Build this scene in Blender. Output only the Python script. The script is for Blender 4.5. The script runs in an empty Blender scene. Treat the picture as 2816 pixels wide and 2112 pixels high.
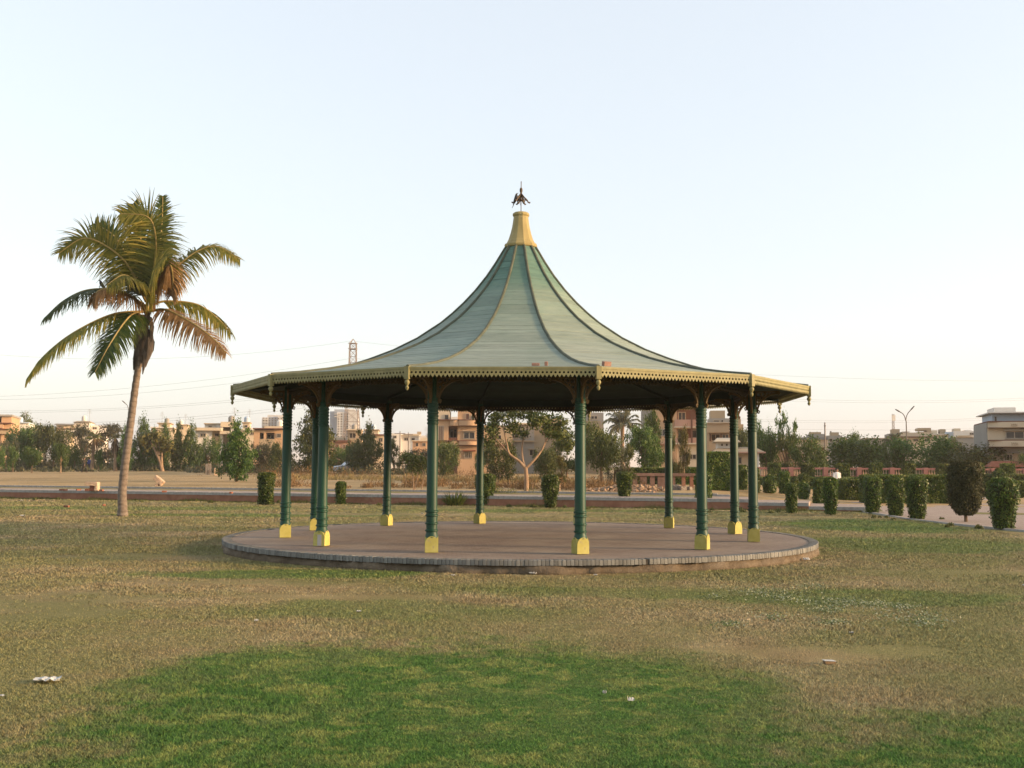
import bpy, bmesh, math, random
import numpy as np
from mathutils import Vector, Matrix

# ------------------------------------------------------------------ camera, sky, sun, exposure
sc = bpy.context.scene
col = sc.collection
CAM_Z = 1.84
PITCH, ROLL, FPX = 0.07553, 0.0051, 2992.0
cam_d = bpy.data.cameras.new('camera')
cam_d.sensor_width = 36.0
cam_d.lens = FPX / 2816.0 * 36.0
cam_d.clip_start = 0.1
cam_d.clip_end = 9000.0
cam = bpy.data.objects.new('camera', cam_d)
col.objects.link(cam)
cam.matrix_world = (Matrix.Translation((0, 0, CAM_Z)) @ Matrix.Rotation(math.pi / 2 + PITCH, 4, 'X')
                    @ Matrix.Rotation(ROLL, 4, 'Z'))
sc.camera = cam

SUN_EL = math.radians(11.0)
SUN_AZ = math.radians(100.0)          # clockwise from +Y (the view direction): behind the camera, to the right
world = bpy.data.worlds.new('World')
sc.world = world
world.use_nodes = True
wn = world.node_tree
bg = wn.nodes['Background']
sky = wn.nodes.new('ShaderNodeTexSky')
sky.sky_type = 'NISHITA'
sky.sun_disc = False
sky.sun_elevation = SUN_EL
sky.sun_rotation = SUN_AZ
sky.altitude = 0
sky.air_density = 1.2
sky.dust_density = 2.0
sky.ozone_density = 1.0
# evening haze whitens the whole sky evenly
hs_ = wn.nodes.new('ShaderNodeHueSaturation'); hs_.inputs['Saturation'].default_value = 0.65
mx_ = wn.nodes.new('ShaderNodeMix'); mx_.data_type = 'RGBA'
mx_.inputs[0].default_value = 0.55; mx_.inputs[7].default_value = (2.36, 2.50, 2.74, 1)
wn.links.new(sky.outputs['Color'], hs_.inputs['Color'])
wn.links.new(hs_.outputs['Color'], mx_.inputs[6])
wn.links.new(mx_.outputs[2], bg.inputs['Color'])
bg.inputs['Strength'].default_value = 0.15

sun_l = bpy.data.lights.new('sun', 'SUN')
sun_l.energy = 3.2
sun_l.angle = math.radians(7.0)
sun_l.color = (1.0, 0.64, 0.33)
sun = bpy.data.objects.new('sun', sun_l)
col.objects.link(sun)
sdir = Vector((math.sin(SUN_AZ) * math.cos(SUN_EL), math.cos(SUN_AZ) * math.cos(SUN_EL), math.sin(SUN_EL)))
sun.rotation_euler = sdir.to_track_quat('Z', 'Y').to_euler()
sun.location = sdir * 60

vs = sc.view_settings
vs.view_transform = 'Standard'
vs.look = 'None'
vs.exposure = 1.4
vs.gamma = 1.0
vs.use_curve_mapping = False
sc.cycles.use_denoising = True
sc.cycles.max_bounces = 6
sc.cycles.transparent_max_bounces = 6
sc.cycles.volume_bounces = 0

rnd = random.Random(7)
NP = np.random.default_rng(11)

# ------------------------------------------------------------------ measuring helpers (photograph pixels -> metres)
def hor(px):
    return 1056 + FPX * math.tan(PITCH) + (px - 1408) * ROLL
def gdist(px, py, z=0.0):                      # depth of a ground point seen at a pixel
    return (CAM_Z - z) * FPX / (py - hor(px))
def X(px, Y):
    return (px - 1408) * Y / FPX
def Z(px, py, Y):
    return CAM_Z + (hor(px) - py) * Y / FPX
def at(px, py, Y):
    return Vector((X(px, Y), Y, Z(px, py, Y)))
def M(n, Y):
    return n * Y / FPX

def sstep(a, b, v):
    t = np.clip((v - a) / (b - a), 0, 1)
    return t * t * (3 - 2 * t)
def wall_t(x, y):
    return y + 0.29 * x - 50.4
def gz(x, y):
    x = np.asarray(x, float); y = np.asarray(y, float)
    t = wall_t(x, y)
    m = 1 - sstep(0.16, 0.32, x / np.maximum(y, 40.0))
    m = np.where(y < 30, 0, m)
    und = 0.013 * np.sin(x * 0.9 + 1.3 * np.sin(y * 0.37)) * np.sin(y * 0.61 + x * 0.23) * np.exp(-np.maximum(0, np.hypot(x, y - 40) - 50) / 30)
    return und + m * (0.50 * sstep(0.5, 4.0, t) + 0.55 * np.clip((t - 4) / 80, 0, 1)) + (1 - m) * 0.05 * sstep(0, 10, t)
def gzf(x, y):
    return float(gz(x, y))

# ------------------------------------------------------------------ mesh helpers
class MB:
    def __init__(s): s.v = []; s.f = []
    def quad(s, a, b, c, d):
        n = len(s.v); s.v += [tuple(a), tuple(b), tuple(c), tuple(d)]; s.f.append((n, n + 1, n + 2, n + 3))
    def box(s, x0, x1, y0, y1, z0, z1, mtx=None):
        n = len(s.v)
        p = [(x0, y0, z0), (x1, y0, z0), (x1, y1, z0), (x0, y1, z0), (x0, y0, z1), (x1, y0, z1), (x1, y1, z1), (x0, y1, z1)]
        if mtx is not None: p = [tuple(mtx @ Vector(q)) for q in p]
        s.v += p
        s.f += [(n, n + 3, n + 2, n + 1), (n + 4, n + 5, n + 6, n + 7), (n, n + 1, n + 5, n + 4),
                (n + 1, n + 2, n + 6, n + 5), (n + 2, n + 3, n + 7, n + 6), (n + 3, n, n + 4, n + 7)]
        return s
    def lathe(s, prof, n=16, c=(0, 0, 0), rot=0.0, cap=True):
        b = len(s.v)
        for r, z in prof:
            for i in range(n):
                a = rot + 2 * math.pi * i / n
                s.v.append((c[0] + r * math.cos(a), c[1] + r * math.sin(a), c[2] + z))
        for j in range(len(prof) - 1):
            for i in range(n):
                k = (i + 1) % n
                s.f.append((b + j * n + i, b + j * n + k, b + (j + 1) * n + k, b + (j + 1) * n + i))
        if cap:
            s.f.append(tuple(b + i for i in reversed(range(n))))
            s.f.append(tuple(b + (len(prof) - 1) * n + i for i in range(n)))
        return s
    def tube(s, pts, radii, n=6, flat=1.0, cap=True, up=(0, 0, 1)):
        pts = [Vector(p) for p in pts]
        if not hasattr(radii, '__len__'): radii = [radii] * len(pts)
        b = len(s.v); pn = None
        for i, p in enumerate(pts):
            d = (pts[min(i + 1, len(pts) - 1)] - pts[max(i - 1, 0)]).normalized()
            if pn is None:
                u = Vector(up)
                if abs(d.dot(u)) > 0.95: u = Vector((1, 0, 0))
                pn = d.cross(u).normalized()
            pn = (pn - d * pn.dot(d)).normalized()
            bn = d.cross(pn)
            for k in range(n):
                a = 2 * math.pi * k / n + (math.pi / 4 if n == 4 else 0)
                s.v.append(tuple(p + pn * (math.cos(a) * radii[i]) + bn * (math.sin(a) * radii[i] * flat)))
        for j in range(len(pts) - 1):
            for i in range(n):
                k = (i + 1) % n
                s.f.append((b + j * n + i, b + j * n + k, b + (j + 1) * n + k, b + (j + 1) * n + i))
        if cap:
            s.f.append(tuple(b + i for i in reversed(range(n))))
            s.f.append(tuple(b + (len(pts) - 1) * n + i for i in range(n)))
        return s
    def prism(s, poly, y0, y1, mtx=None):                # poly in the x-z plane, extruded along y
        b = len(s.v); n = len(poly)
        P = [(p[0], y0, p[1]) for p in poly] + [(p[0], y1, p[1]) for p in poly]
        if mtx is not None: P = [tuple(mtx @ Vector(q)) for q in P]
        s.v += P
        s.f.append(tuple(b + i for i in range(n)))
        s.f.append(tuple(b + n + i for i in reversed(range(n))))
        for i in range(n):
            k = (i + 1) % n
            s.f.append((b + k, b + i, b + n + i, b + n + k))
        return s
    def add(s, o, mtx):
        b = len(s.v)
        s.v += [tuple(mtx @ Vector(p)) for p in o.v]
        s.f += [tuple(b + i for i in f) for f in o.f]
        return s
    def mesh(s, name, mat=None, smooth=False):
        me = bpy.data.meshes.new(name)
        me.from_pydata(s.v, [], s.f)
        bm = bmesh.new(); bm.from_mesh(me); bmesh.ops.recalc_face_normals(bm, faces=bm.faces); bm.to_mesh(me); bm.free()
        if mat is not None: me.materials.append(mat)
        if smooth:
            me.polygons.foreach_set('use_smooth', [True] * len(me.polygons))
            try: me.set_sharp_from_angle(angle=math.radians(38))
            except Exception: pass
        return me

def obj(name, me, parent=None, loc=(0, 0, 0), rz=0.0):
    o = bpy.data.objects.new(name, me)
    col.objects.link(o)
    o.location = loc
    if rz: o.rotation_euler = (0, 0, rz)
    if parent is not None: o.parent = parent
    return o
def tag(o, label=None, cat=None, group=None, kind=None):
    if label: o['label'] = label
    if cat: o['category'] = cat
    if group: o['group'] = group
    if kind: o['kind'] = kind
    return o
def thing(name, label, cat, loc=(0, 0, 0), rz=0.0, group=None):
    return tag(obj(name, None, None, loc, rz), label, cat, group)
def copy_tree(o, parent=None):
    c = o.copy(); col.objects.link(c); c.parent = parent
    for ch in list(o.children): copy_tree(ch, c)
    return c
def np_mesh(name, V, F, mat, smooth=False, attr=None, custom_normals=None):      # V (n,3); F (m,k) all of one size
    me = bpy.data.meshes.new(name)
    V = np.ascontiguousarray(V, np.float32); F = np.ascontiguousarray(F, np.int32)
    k = F.shape[1]
    me.vertices.add(len(V)); me.vertices.foreach_set('co', V.ravel())
    me.loops.add(F.size); me.loops.foreach_set('vertex_index', F.ravel())
    me.polygons.add(len(F))
    me.polygons.foreach_set('loop_start', np.arange(0, F.size, k, dtype=np.int32))
    if smooth: me.polygons.foreach_set('use_smooth', np.ones(len(F), bool))
    me.update(calc_edges=True)
    if attr is not None:
        a = me.attributes.new('vary', 'FLOAT', 'FACE'); a.data.foreach_set('value', np.ascontiguousarray(attr, np.float32))
    me.materials.append(mat)
    return me

# ------------------------------------------------------------------ materials
def new_mat(name):
    m = bpy.data.materials.new(name); m.use_nodes = True
    return m, m.node_tree, m.node_tree.nodes['Principled BSDF']
def N(nt, typ, **kw):
    n = nt.nodes.new(typ)
    for k, v in kw.items(): setattr(n, k, v)
    return n
def math_n(nt, op, a, b=None, c=None, clamp=False):
    n = nt.nodes.new('ShaderNodeMath'); n.operation = op; n.use_clamp = clamp
    for i, v in enumerate((a, b, c)):
        if v is None: continue
        if isinstance(v, (int, float)): n.inputs[i].default_value = v
        else: nt.links.new(v, n.inputs[i])
    return n.outputs[0]
def mix_c(nt, f, a, b, mode='MIX'):
    n = nt.nodes.new('ShaderNodeMix'); n.data_type = 'RGBA'; n.blend_type = mode
    for sock, v in ((n.inputs[0], f), (n.inputs[6], a), (n.inputs[7], b)):
        if isinstance(v, (int, float)): sock.default_value = v
        elif isinstance(v, tuple): sock.default_value = v if len(v) == 4 else (*v, 1)
        else: nt.links.new(v, sock)
    return n.outputs[2]
def ramp(nt, f, *stops):
    n = nt.nodes.new('ShaderNodeValToRGB'); e = n.color_ramp.elements
    while len(e) < len(stops): e.new(0.5)
    for el, (p, c) in zip(e, stops):
        el.position = p; el.color = (*c, 1) if len(c) == 3 else c
    nt.links.new(f, n.inputs[0])
    return n.outputs[0]
def noise(nt, vec, scale, detail=4, rough=0.55, dist=0.0):
    n = nt.nodes.new('ShaderNodeTexNoise')
    n.inputs['Scale'].default_value = scale; n.inputs['Detail'].default_value = detail
    n.inputs['Roughness'].default_value = rough; n.inputs['Distortion'].default_value = dist
    if vec is not None: nt.links.new(vec, n.inputs['Vector'])
    return n.outputs['Fac']
def coord(nt, which='Object', scale=None):
    t = nt.nodes.new('ShaderNodeTexCoord'); o = t.outputs[which]
    if scale is not None:
        mp = nt.nodes.new('ShaderNodeMapping'); mp.inputs['Scale'].default_value = scale
        nt.links.new(o, mp.inputs['Vector']); o = mp.outputs['Vector']
    return o
def bump(nt, bsdf, h, strength=0.3, dist=0.02):
    b = nt.nodes.new('ShaderNodeBump'); b.inputs['Strength'].default_value = strength; b.inputs['Distance'].default_value = dist
    nt.links.new(h, b.inputs['Height']); nt.links.new(b.outputs[0], bsdf.inputs['Normal'])
def surf(name, c1, c2, scale=3.0, rough=0.8, stretch=(1, 1, 1), bstr=0.25, bdist=0.01, objvar=0.0, spec=0.3, c3=None, t3=0.62, s3=9.0):
    """two-tone weathered surface with grain, optional third worn colour in patches and per-object variation"""
    m, nt, b = new_mat(name)
    v = coord(nt, 'Object', stretch)
    n1 = noise(nt, v, scale, 6, 0.6)
    cc = ramp(nt, n1, (0.32, c1), (0.68, c2))
    if c3 is not None:
        n3 = noise(nt, v, s3, 5, 0.65, 0.6)
        k = ramp(nt, n3, (t3, (0, 0, 0)), (t3 + 0.06, (1, 1, 1)))
        cc = mix_c(nt, k, cc, c3)
    if objvar:
        oi = nt.nodes.new('ShaderNodeObjectInfo')
        val = math_n(nt, 'MULTIPLY_ADD', oi.outputs['Random'], objvar * 2, 1 - objvar)
        hs = nt.nodes.new('ShaderNodeHueSaturation')
        nt.links.new(val, hs.inputs['Value']); nt.links.new(cc, hs.inputs['Color']); cc = hs.outputs[0]
    nt.links.new(cc, b.inputs['Base Color'])
    b.inputs['Roughness'].default_value = rough
    b.inputs['Specular IOR Level'].default_value = spec
    if bstr: bump(nt, b, noise(nt, v, scale * 6, 5, 0.65), bstr, bdist)
    return m
def leaf_mat(name, dark, mid, light, trans=0.3, rough=0.5, hue=0.03):
    """foliage: each leaf carries its own shade, each plant a slight shift"""
    m, nt, b = new_mat(name)
    at_ = N(nt, 'ShaderNodeAttribute', attribute_name='vary')
    cc = ramp(nt, at_.outputs['Fac'], (0.0, dark), (0.5, mid), (1.0, light))
    oi = nt.nodes.new('ShaderNodeObjectInfo')
    hs = nt.nodes.new('ShaderNodeHueSaturation')
    nt.links.new(math_n(nt, 'MULTIPLY_ADD', oi.outputs['Random'], hue, 0.5 - hue / 2), hs.inputs['Hue'])
    nt.links.new(math_n(nt, 'MULTIPLY_ADD', oi.outputs['Random'], 0.4, 0.8), hs.inputs['Value'])
    nt.links.new(cc, hs.inputs['Color'])
    nt.links.new(hs.outputs[0], b.inputs['Base Color'])
    b.inputs['Roughness'].default_value = rough
    b.inputs['Specular IOR Level'].default_value = 0.25
    tr = nt.nodes.new('ShaderNodeBsdfTranslucent'); nt.links.new(hs.outputs[0], tr.inputs['Color'])
    ms = nt.nodes.new('ShaderNodeMixShader'); ms.inputs[0].default_value = trans
    nt.links.new(b.outputs[0], ms.inputs[1]); nt.links.new(tr.outputs[0], ms.inputs[2])
    nt.links.new(ms.outputs[0], nt.nodes['Material Output'].inputs['Surface'])
    return m
# ------------------------------------------------------------------ ground
PAV = Vector((0.194, 25.52, 0.0))
PLAT_R, PLAT_Z = 6.70, 0.24

def lawn_group():
    """world position -> colour of dry and watered lawn"""
    g = bpy.data.node_groups.new('lawn_colour', 'ShaderNodeTree')
    g.interface.new_socket('Color', in_out='OUTPUT', socket_type='NodeSocketColor')
    g.interface.new_socket('Green', in_out='OUTPUT', socket_type='NodeSocketFloat')
    out = g.nodes.new('NodeGroupOutput')
    geo = g.nodes.new('ShaderNodeNewGeometry')
    pos = geo.outputs['Position']
    sep = g.nodes.new('ShaderNodeSeparateXYZ'); g.links.new(pos, sep.inputs[0])
    x, y = sep.outputs[0], sep.outputs[1]
    mp = g.nodes.new('ShaderNodeMapping'); mp.inputs['Scale'].default_value = (1, 1, 0); g.links.new(pos, mp.inputs['Vector'])
    p2 = mp.outputs[0]
    n_big = noise(g, p2, 0.28, 5, 0.6)
    n_mid = noise(g, p2, 1.3, 5, 0.6, 0.4)
    n_fine = noise(g, p2, 14.0, 4, 0.6)
    wob = math_n(g, 'MULTIPLY_ADD', n_mid, 1.5, -0.75)
    wob2 = math_n(g, 'MULTIPLY_ADD', n_big, 1.2, -0.6)
    wob = math_n(g, 'ADD', wob, wob2)
    n_rag = noise(g, p2, 5.0, 5, 0.7, 0.6)
    wob = math_n(g, 'ADD', wob, math_n(g, 'MULTIPLY_ADD', n_rag, 1.6, -0.8))
    tot = None
    # watered patches: centre, radii, weight
    for cx, cy, rx, ry, w in ((-0.5, 7.6, 3.1, 4.4, 1.0), (3.6, 4.6, 4.6, 4.0, 1.0), (0.8, 8.6, 1.8, 2.6, 0.8), (-3.0, 5.2, 1.7, 2.4, 0.7), (-1.9, 9.8, 1.6, 2.0, 0.85),
                              (-3.9, 18.6, 3.0, 0.9, 0.75), (5.0, 15.6, 2.6, 1.1, 0.5), (9.6, 26.5, 3.4, 3.4, 0.55), (11.5, 35, 3.0, 5, 0.75),
                              (-9.5, 40, 7.0, 1.2, 0.6), (-15, 46, 9, 2.2, 0.5), (2, 45.5, 9, 1.6, 0.6), (-1.6, 14.2, 2.2, 1.1, 0.3), (2.0, 16.2, 3.0, 0.9, 0.4)):
        dx = math_n(g, 'DIVIDE', math_n(g, 'SUBTRACT', x, cx), rx); dy = math_n(g, 'DIVIDE', math_n(g, 'SUBTRACT', y, cy), ry)
        d = math_n(g, 'SQRT', math_n(g, 'ADD', math_n(g, 'MULTIPLY', dx, dx), math_n(g, 'MULTIPLY', dy, dy)))
        k = math_n(g, 'ADD', math_n(g, 'SUBTRACT', 1.0, d), math_n(g, 'MULTIPLY', wob, 0.40))
        k = math_n(g, 'MULTIPLY', math_n(g, 'MULTIPLY', k, 3.4, clamp=True), w)
        tot = k if tot is None else math_n(g, 'MAXIMUM', tot, k)
    gm = math_n(g, 'MULTIPLY', tot, math_n(g, 'ADD', math_n(g, 'MULTIPLY_ADD', n_mid, 0.8, 0.25), math_n(g, 'MULTIPLY', n_rag, 0.6)), clamp=True)
    dry = ramp(g, n_mid, (0.28, (0.190, 0.145, 0.068)), (0.5, (0.265, 0.202, 0.104)), (0.70, (0.385, 0.290, 0.165)))
    olive = ramp(g, n_fine, (0.3, (0.130, 0.132, 0.044)), (0.7, (0.205, 0.188, 0.075)))
    k_ol = ramp(g, math_n(g, 'ADD', n_big, math_n(g, 'MULTIPLY', n_mid, 0.35)), (0.54, (0, 0, 0)), (0.74, (0.9, 0.9, 0.9)))
    base = mix_c(g, k_ol, dry, olive)
    green = ramp(g, n_fine, (0.25, (0.038, 0.086, 0.016)), (0.6, (0.066, 0.130, 0.026)), (0.85, (0.115, 0.172, 0.044)))
    base = mix_c(g, gm, base, green)
    # yellowed thatch in the watered lawn
    n_y = noise(g, p2, 2.2, 6, 0.7, 0.8)
    ky = math_n(g, 'MULTIPLY', ramp(g, n_y, (0.50, (0, 0, 0)), (0.62, (1, 1, 1))), gm)
    base = mix_c(g, math_n(g, 'MULTIPLY', ky, 0.7), base, (0.22, 0.225, 0.062))
    # bare straw-coloured field beyond the path
    far = math_n(g, 'SUBTRACT', math_n(g, 'ADD', y, math_n(g, 'MULTIPLY', x, 0.29)), 54.0)
    kf = math_n(g, 'MULTIPLY', far, 0.5, clamp=True)
    fieldc = ramp(g, noise(g, p2, 0.12, 6, 0.7), (0.3, (0.20, 0.145, 0.062)), (0.5, (0.36, 0.255, 0.130)), (0.7, (0.43, 0.30, 0.165)))
    base = mix_c(g, kf, base, fieldc)
    g.links.new(base, out.inputs[0]); g.links.new(gm, out.inputs[1])
    return g
LAWN = lawn_group()
def lawn_mat(name, blade):
    m, nt, b = new_mat(name)
    gn = nt.nodes.new('ShaderNodeGroup'); gn.node_tree = LAWN
    c = gn.outputs[0]
    if blade:
        at_ = N(nt, 'ShaderNodeAttribute', attribute_name='vary')
        hs = nt.nodes.new('ShaderNodeHueSaturation')
        nt.links.new(math_n(nt, 'MULTIPLY_ADD', at_.outputs['Fac'], 0.75, 1.5), hs.inputs['Value'])
        nt.links.new(math_n(nt, 'MULTIPLY_ADD', at_.outputs['Fac'], -0.03, 0.515), hs.inputs['Hue'])
        nt.links.new(c, hs.inputs['Color']); c = hs.outputs[0]
    else:
        v = coord(nt, 'Object')
        f = noise(nt, v, 60, 3, 0.7)
        c = mix_c(nt, 1.0, c, ramp(nt, f, (0.3, (0.7, 0.7, 0.7)), (0.7, (1.15, 1.12, 1.05))), 'MULTIPLY')
        bump(nt, b, f, 0.5, 0.03)
    if blade:                                   # short mown blades shade mostly like the turf they make up
        ge = nt.nodes.new('ShaderNodeNewGeometry')
        vm = N(nt, 'ShaderNodeVectorMath', operation='SCALE'); vm.inputs['Scale'].default_value = 0.30; nt.links.new(ge.outputs['Normal'], vm.inputs[0])
        va = N(nt, 'ShaderNodeVectorMath', operation='ADD'); va.inputs[1].default_value = (0, 0, 0.8); nt.links.new(vm.outputs[0], va.inputs[0])
        vn = N(nt, 'ShaderNodeVectorMath', operation='NORMALIZE'); nt.links.new(va.outputs[0], vn.inputs[0])
        nt.links.new(vn.outputs[0], b.inputs['Normal'])
    nt.links.new(c, b.inputs['Base Color'])
    b.inputs['Roughness'].default_value = 0.9
    b.inputs['Specular IOR Level'].default_value = 0.1
    return m
M_lawn = lawn_mat('lawn_ground', False)
M_blade = lawn_mat('lawn_blade', True)

def build_ground():
    def axis(lo, hi, step, far):
        a = list(np.arange(lo, hi + 1e-6, step)); s = step; v = hi
        while v < far: s *= 1.35; v += s; a.append(v)
        s = step; v = lo; pre = []
        while v > -far: s *= 1.35; v -= s; pre.append(v)
        return np.array(pre[::-1] + a)
    xs = axis(-45, 40, 1.0, 5000); ys = axis(-4, 130, 1.0, 6000)
    Xg, Yg = np.meshgrid(xs, ys)
    Zg = gz(Xg, Yg)
    V = np.stack([Xg, Yg, Zg], -1).reshape(-1, 3)
    ny, nx = Xg.shape
    i = (np.arange(ny - 1)[:, None] * nx + np.arange(nx - 1)[None]).ravel()
    F = np.stack([i, i + 1, i + nx + 1, i + nx], 1)
    o = obj('ground', np_mesh('ground', V, F, M_lawn, True)); tag(o, 'dry patchy park lawn and straw coloured field', 'ground', kind='structure')
build_ground()

def build_grass():
    n = 1000000
    r = np.random.default_rng(21)
    u = r.random(n)
    # depth distribution ~ Y^-1.1 in image-area terms
    y0, y1 = 4.3, 60.0
    a = -0.25
    Y = (y0 ** a + u * (y1 ** a - y0 ** a)) ** (1 / a)
    xx = (r.random(n) * 2 - 1) * (0.53 * Y + 0.4)
    keep = (np.hypot(xx - PAV.x, Y - PAV.y) > PLAT_R + 0.06) & (wall_t(xx, Y) < -0.15) & ~((xx > 14.3) & (Y > 24))
    # worn bare ground around the palm and by the path has fewer blades
    for cx, cy, rx, ry in ((-6.6, 14.3, 2.2, 1.7), (-4.2, 17.2, 2.2, 0.45), (3.2, 11.0, 1.3, 0.5), (-2.2, 15.4, 1.6, 0.35), (5.6, 9.2, 1.2, 0.5), (-7.2, 22, 2.0, 0.8), (8.6, 19.5, 2.4, 0.5), (-3, 41.5, 9, 1.6), (10, 40.5, 4, 1.0)):
        d = np.hypot((xx - cx) / rx, (Y - cy) / ry) + 0.35 * np.sin(xx * 3.1 + cy) * np.sin(Y * 4.3 + cx) + 0.2 * np.sin(xx * 9.7) * np.sin(Y * 11.3)
        keep &= ~((d < 1.0) & (r.random(len(d)) < 0.93 * np.clip((1.15 - d) * 2.2, 0, 1)))
    xx, Y = xx[keep], Y[keep]; n = len(Y)
    g = 0.5 + 0.5 * np.sin(xx * 1.1 + 2 * np.sin(Y * 0.5)) * np.sin(Y * 0.9)
    h = (0.010 + 0.016 * r.random(n)) * (1 + 0.03 * np.maximum(Y - 10, 0)) * (0.75 + 0.5 * g)
    w = (0.0022 + 0.0022 * r.random(n)) * np.maximum(1, Y / 9)
    ang = r.random(n) * 2 * np.pi
    lean = r.normal(0, 0.75, (n, 2)) * h[:, None]
    dx, dy = np.cos(ang) * w, np.sin(ang) * w
    z = gz(xx, Y) - 0.003
    V = np.empty((n, 3, 3), np.float32)
    V[:, 0] = np.stack([xx - dx, Y - dy, z], 1); V[:, 1] = np.stack([xx + dx, Y + dy, z], 1)
    V[:, 2] = np.stack([xx + lean[:, 0], Y + lean[:, 1], z + h], 1)
    me = np_mesh('grass', V.reshape(-1, 3), np.arange(3 * n).reshape(-1, 3), M_blade, False, r.random(n))
    tag(obj('grass', me), 'short lawn grass, green where watered and straw coloured elsewhere', 'grass', kind='stuff')
build_grass()
# ------------------------------------------------------------------ pavilion
M_roof = surf('weathered_teal_boards', (0.165, 0.210, 0.160), (0.275, 0.300, 0.232), 1.1, 0.65, (1, 1, 2.2), 0.25, 0.004, 0.06, 0.35,
              (0.38, 0.39, 0.32), 0.67, 4.0)
M_rib = surf('roof_rib_paint', (0.055, 0.066, 0.044), (0.100, 0.108, 0.074), 4, 0.7)
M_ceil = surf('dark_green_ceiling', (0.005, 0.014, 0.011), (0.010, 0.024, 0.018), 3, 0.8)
M_col = surf('green_enamel', (0.004, 0.036, 0.021), (0.008, 0.056, 0.033), 2.2, 0.5, (1, 1, 0.35), 0.15, 0.004, 0.12, 0.35,
             (0.040, 0.105, 0.080), 0.63, 4.0)
M_ochre = surf('ochre_trim_paint', (0.180, 0.168, 0.072), (0.255, 0.235, 0.110), 5, 0.6, (1, 1, 1), 0.25, 0.004, 0.05, 0.35,
               (0.21, 0.205, 0.12), 0.62, 12)
M_brk = surf('ochre_bracket_paint', (0.062, 0.040, 0.012), (0.115, 0.070, 0.022), 5, 0.6)
M_frz = surf('dark_brown_frieze', (0.022, 0.018, 0.008), (0.045, 0.034, 0.014), 5, 0.7)
M_cap = surf('yellow_cap_paint', (0.235, 0.185, 0.065), (0.34, 0.272, 0.11), 3, 0.6, (1, 1, 0.5), 0.2, 0.004, 0, 0.4, (0.50, 0.46, 0.28), 0.66, 7)
M_yel = surf('yellow_base_paint', (0.33, 0.30, 0.075), (0.42, 0.39, 0.125), 4, 0.7, (1, 1, 1), 0.3, 0.006, 0.16, 0.25, (0.27, 0.235, 0.13), 0.60, 9)
M_worn = surf('worn_grey_base_paint', (0.38, 0.35, 0.31), (0.46, 0.43, 0.38), 6, 0.8)
M_iron = surf('rusty_iron', (0.045, 0.028, 0.014), (0.10, 0.062, 0.030), 20, 0.6)
M_kerb = surf('grey_kerb_block', (0.115, 0.118, 0.112), (0.19, 0.19, 0.175), 9, 0.9, (1, 1, 1), 0.4, 0.006, 0.22, 0.2)
M_joint = surf('dark_joint_mortar', (0.035, 0.032, 0.028), (0.07, 0.062, 0.052), 12, 0.95)
M_foot = surf('crumbling_mortar', (0.085, 0.066, 0.045), (0.165, 0.132, 0.092), 3.5, 0.95, (1, 1, 1), 0.7, 0.03)

def paver_mat(name, c1, c2, c3, scale=4.4, jc=(0.15, 0.115, 0.092)):
    m, nt, b = new_mat(name)
    v = coord(nt, 'Object')
    mp_ = nt.nodes.new('ShaderNodeMapping'); mp_.inputs['Rotation'].default_value = (0, 0, 0.72); nt.links.new(v, mp_.inputs['Vector'])
    bt = nt.nodes.new('ShaderNodeTexBrick'); nt.links.new(mp_.outputs[0], bt.inputs['Vector'])
    bt.inputs['Scale'].default_value = scale; bt.inputs['Mortar Size'].default_value = 0.012
    bt.inputs['Color1'].default_value = (*c1, 1); bt.inputs['Color2'].default_value = (*c2, 1); bt.inputs['Mortar'].default_value = (*jc, 1)
    k = ramp(nt, noise(nt, v, 0.8, 6, 0.65), (0.4, (0, 0, 0)), (0.7, (1, 1, 1)))
    c = mix_c(nt, math_n(nt, 'MULTIPLY', k, 0.9), bt.outputs['Color'], c3)
    sp_ = ramp(nt, noise(nt, v, 5.0, 6, 0.75, 0.5), (0.61, (0, 0, 0)), (0.68, (1, 1, 1)))
    c = mix_c(nt, math_n(nt, 'MULTIPLY', sp_, 0.55), c, (0.085, 0.075, 0.045))
    f = noise(nt, v, 35, 4, 0.7)
    c = mix_c(nt, 1.0, c, ramp(nt, f, (0.3, (0.75, 0.75, 0.75)), (0.7, (1.12, 1.1, 1.08))), 'MULTIPLY')
    nt.links.new(c, b.inputs['Base Color']); b.inputs['Roughness'].default_value = 0.9
    b.inputs['Specular IOR Level'].default_value = 0.15
    bump(nt, b, math_n(nt, 'ADD', f, bt.outputs['Fac']), 0.3, 0.008)
    return m
M_paver = paver_mat('pinkish_pavers', (0.225, 0.180, 0.152), (0.290, 0.235, 0.200), (0.335, 0.290, 0.240))

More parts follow.
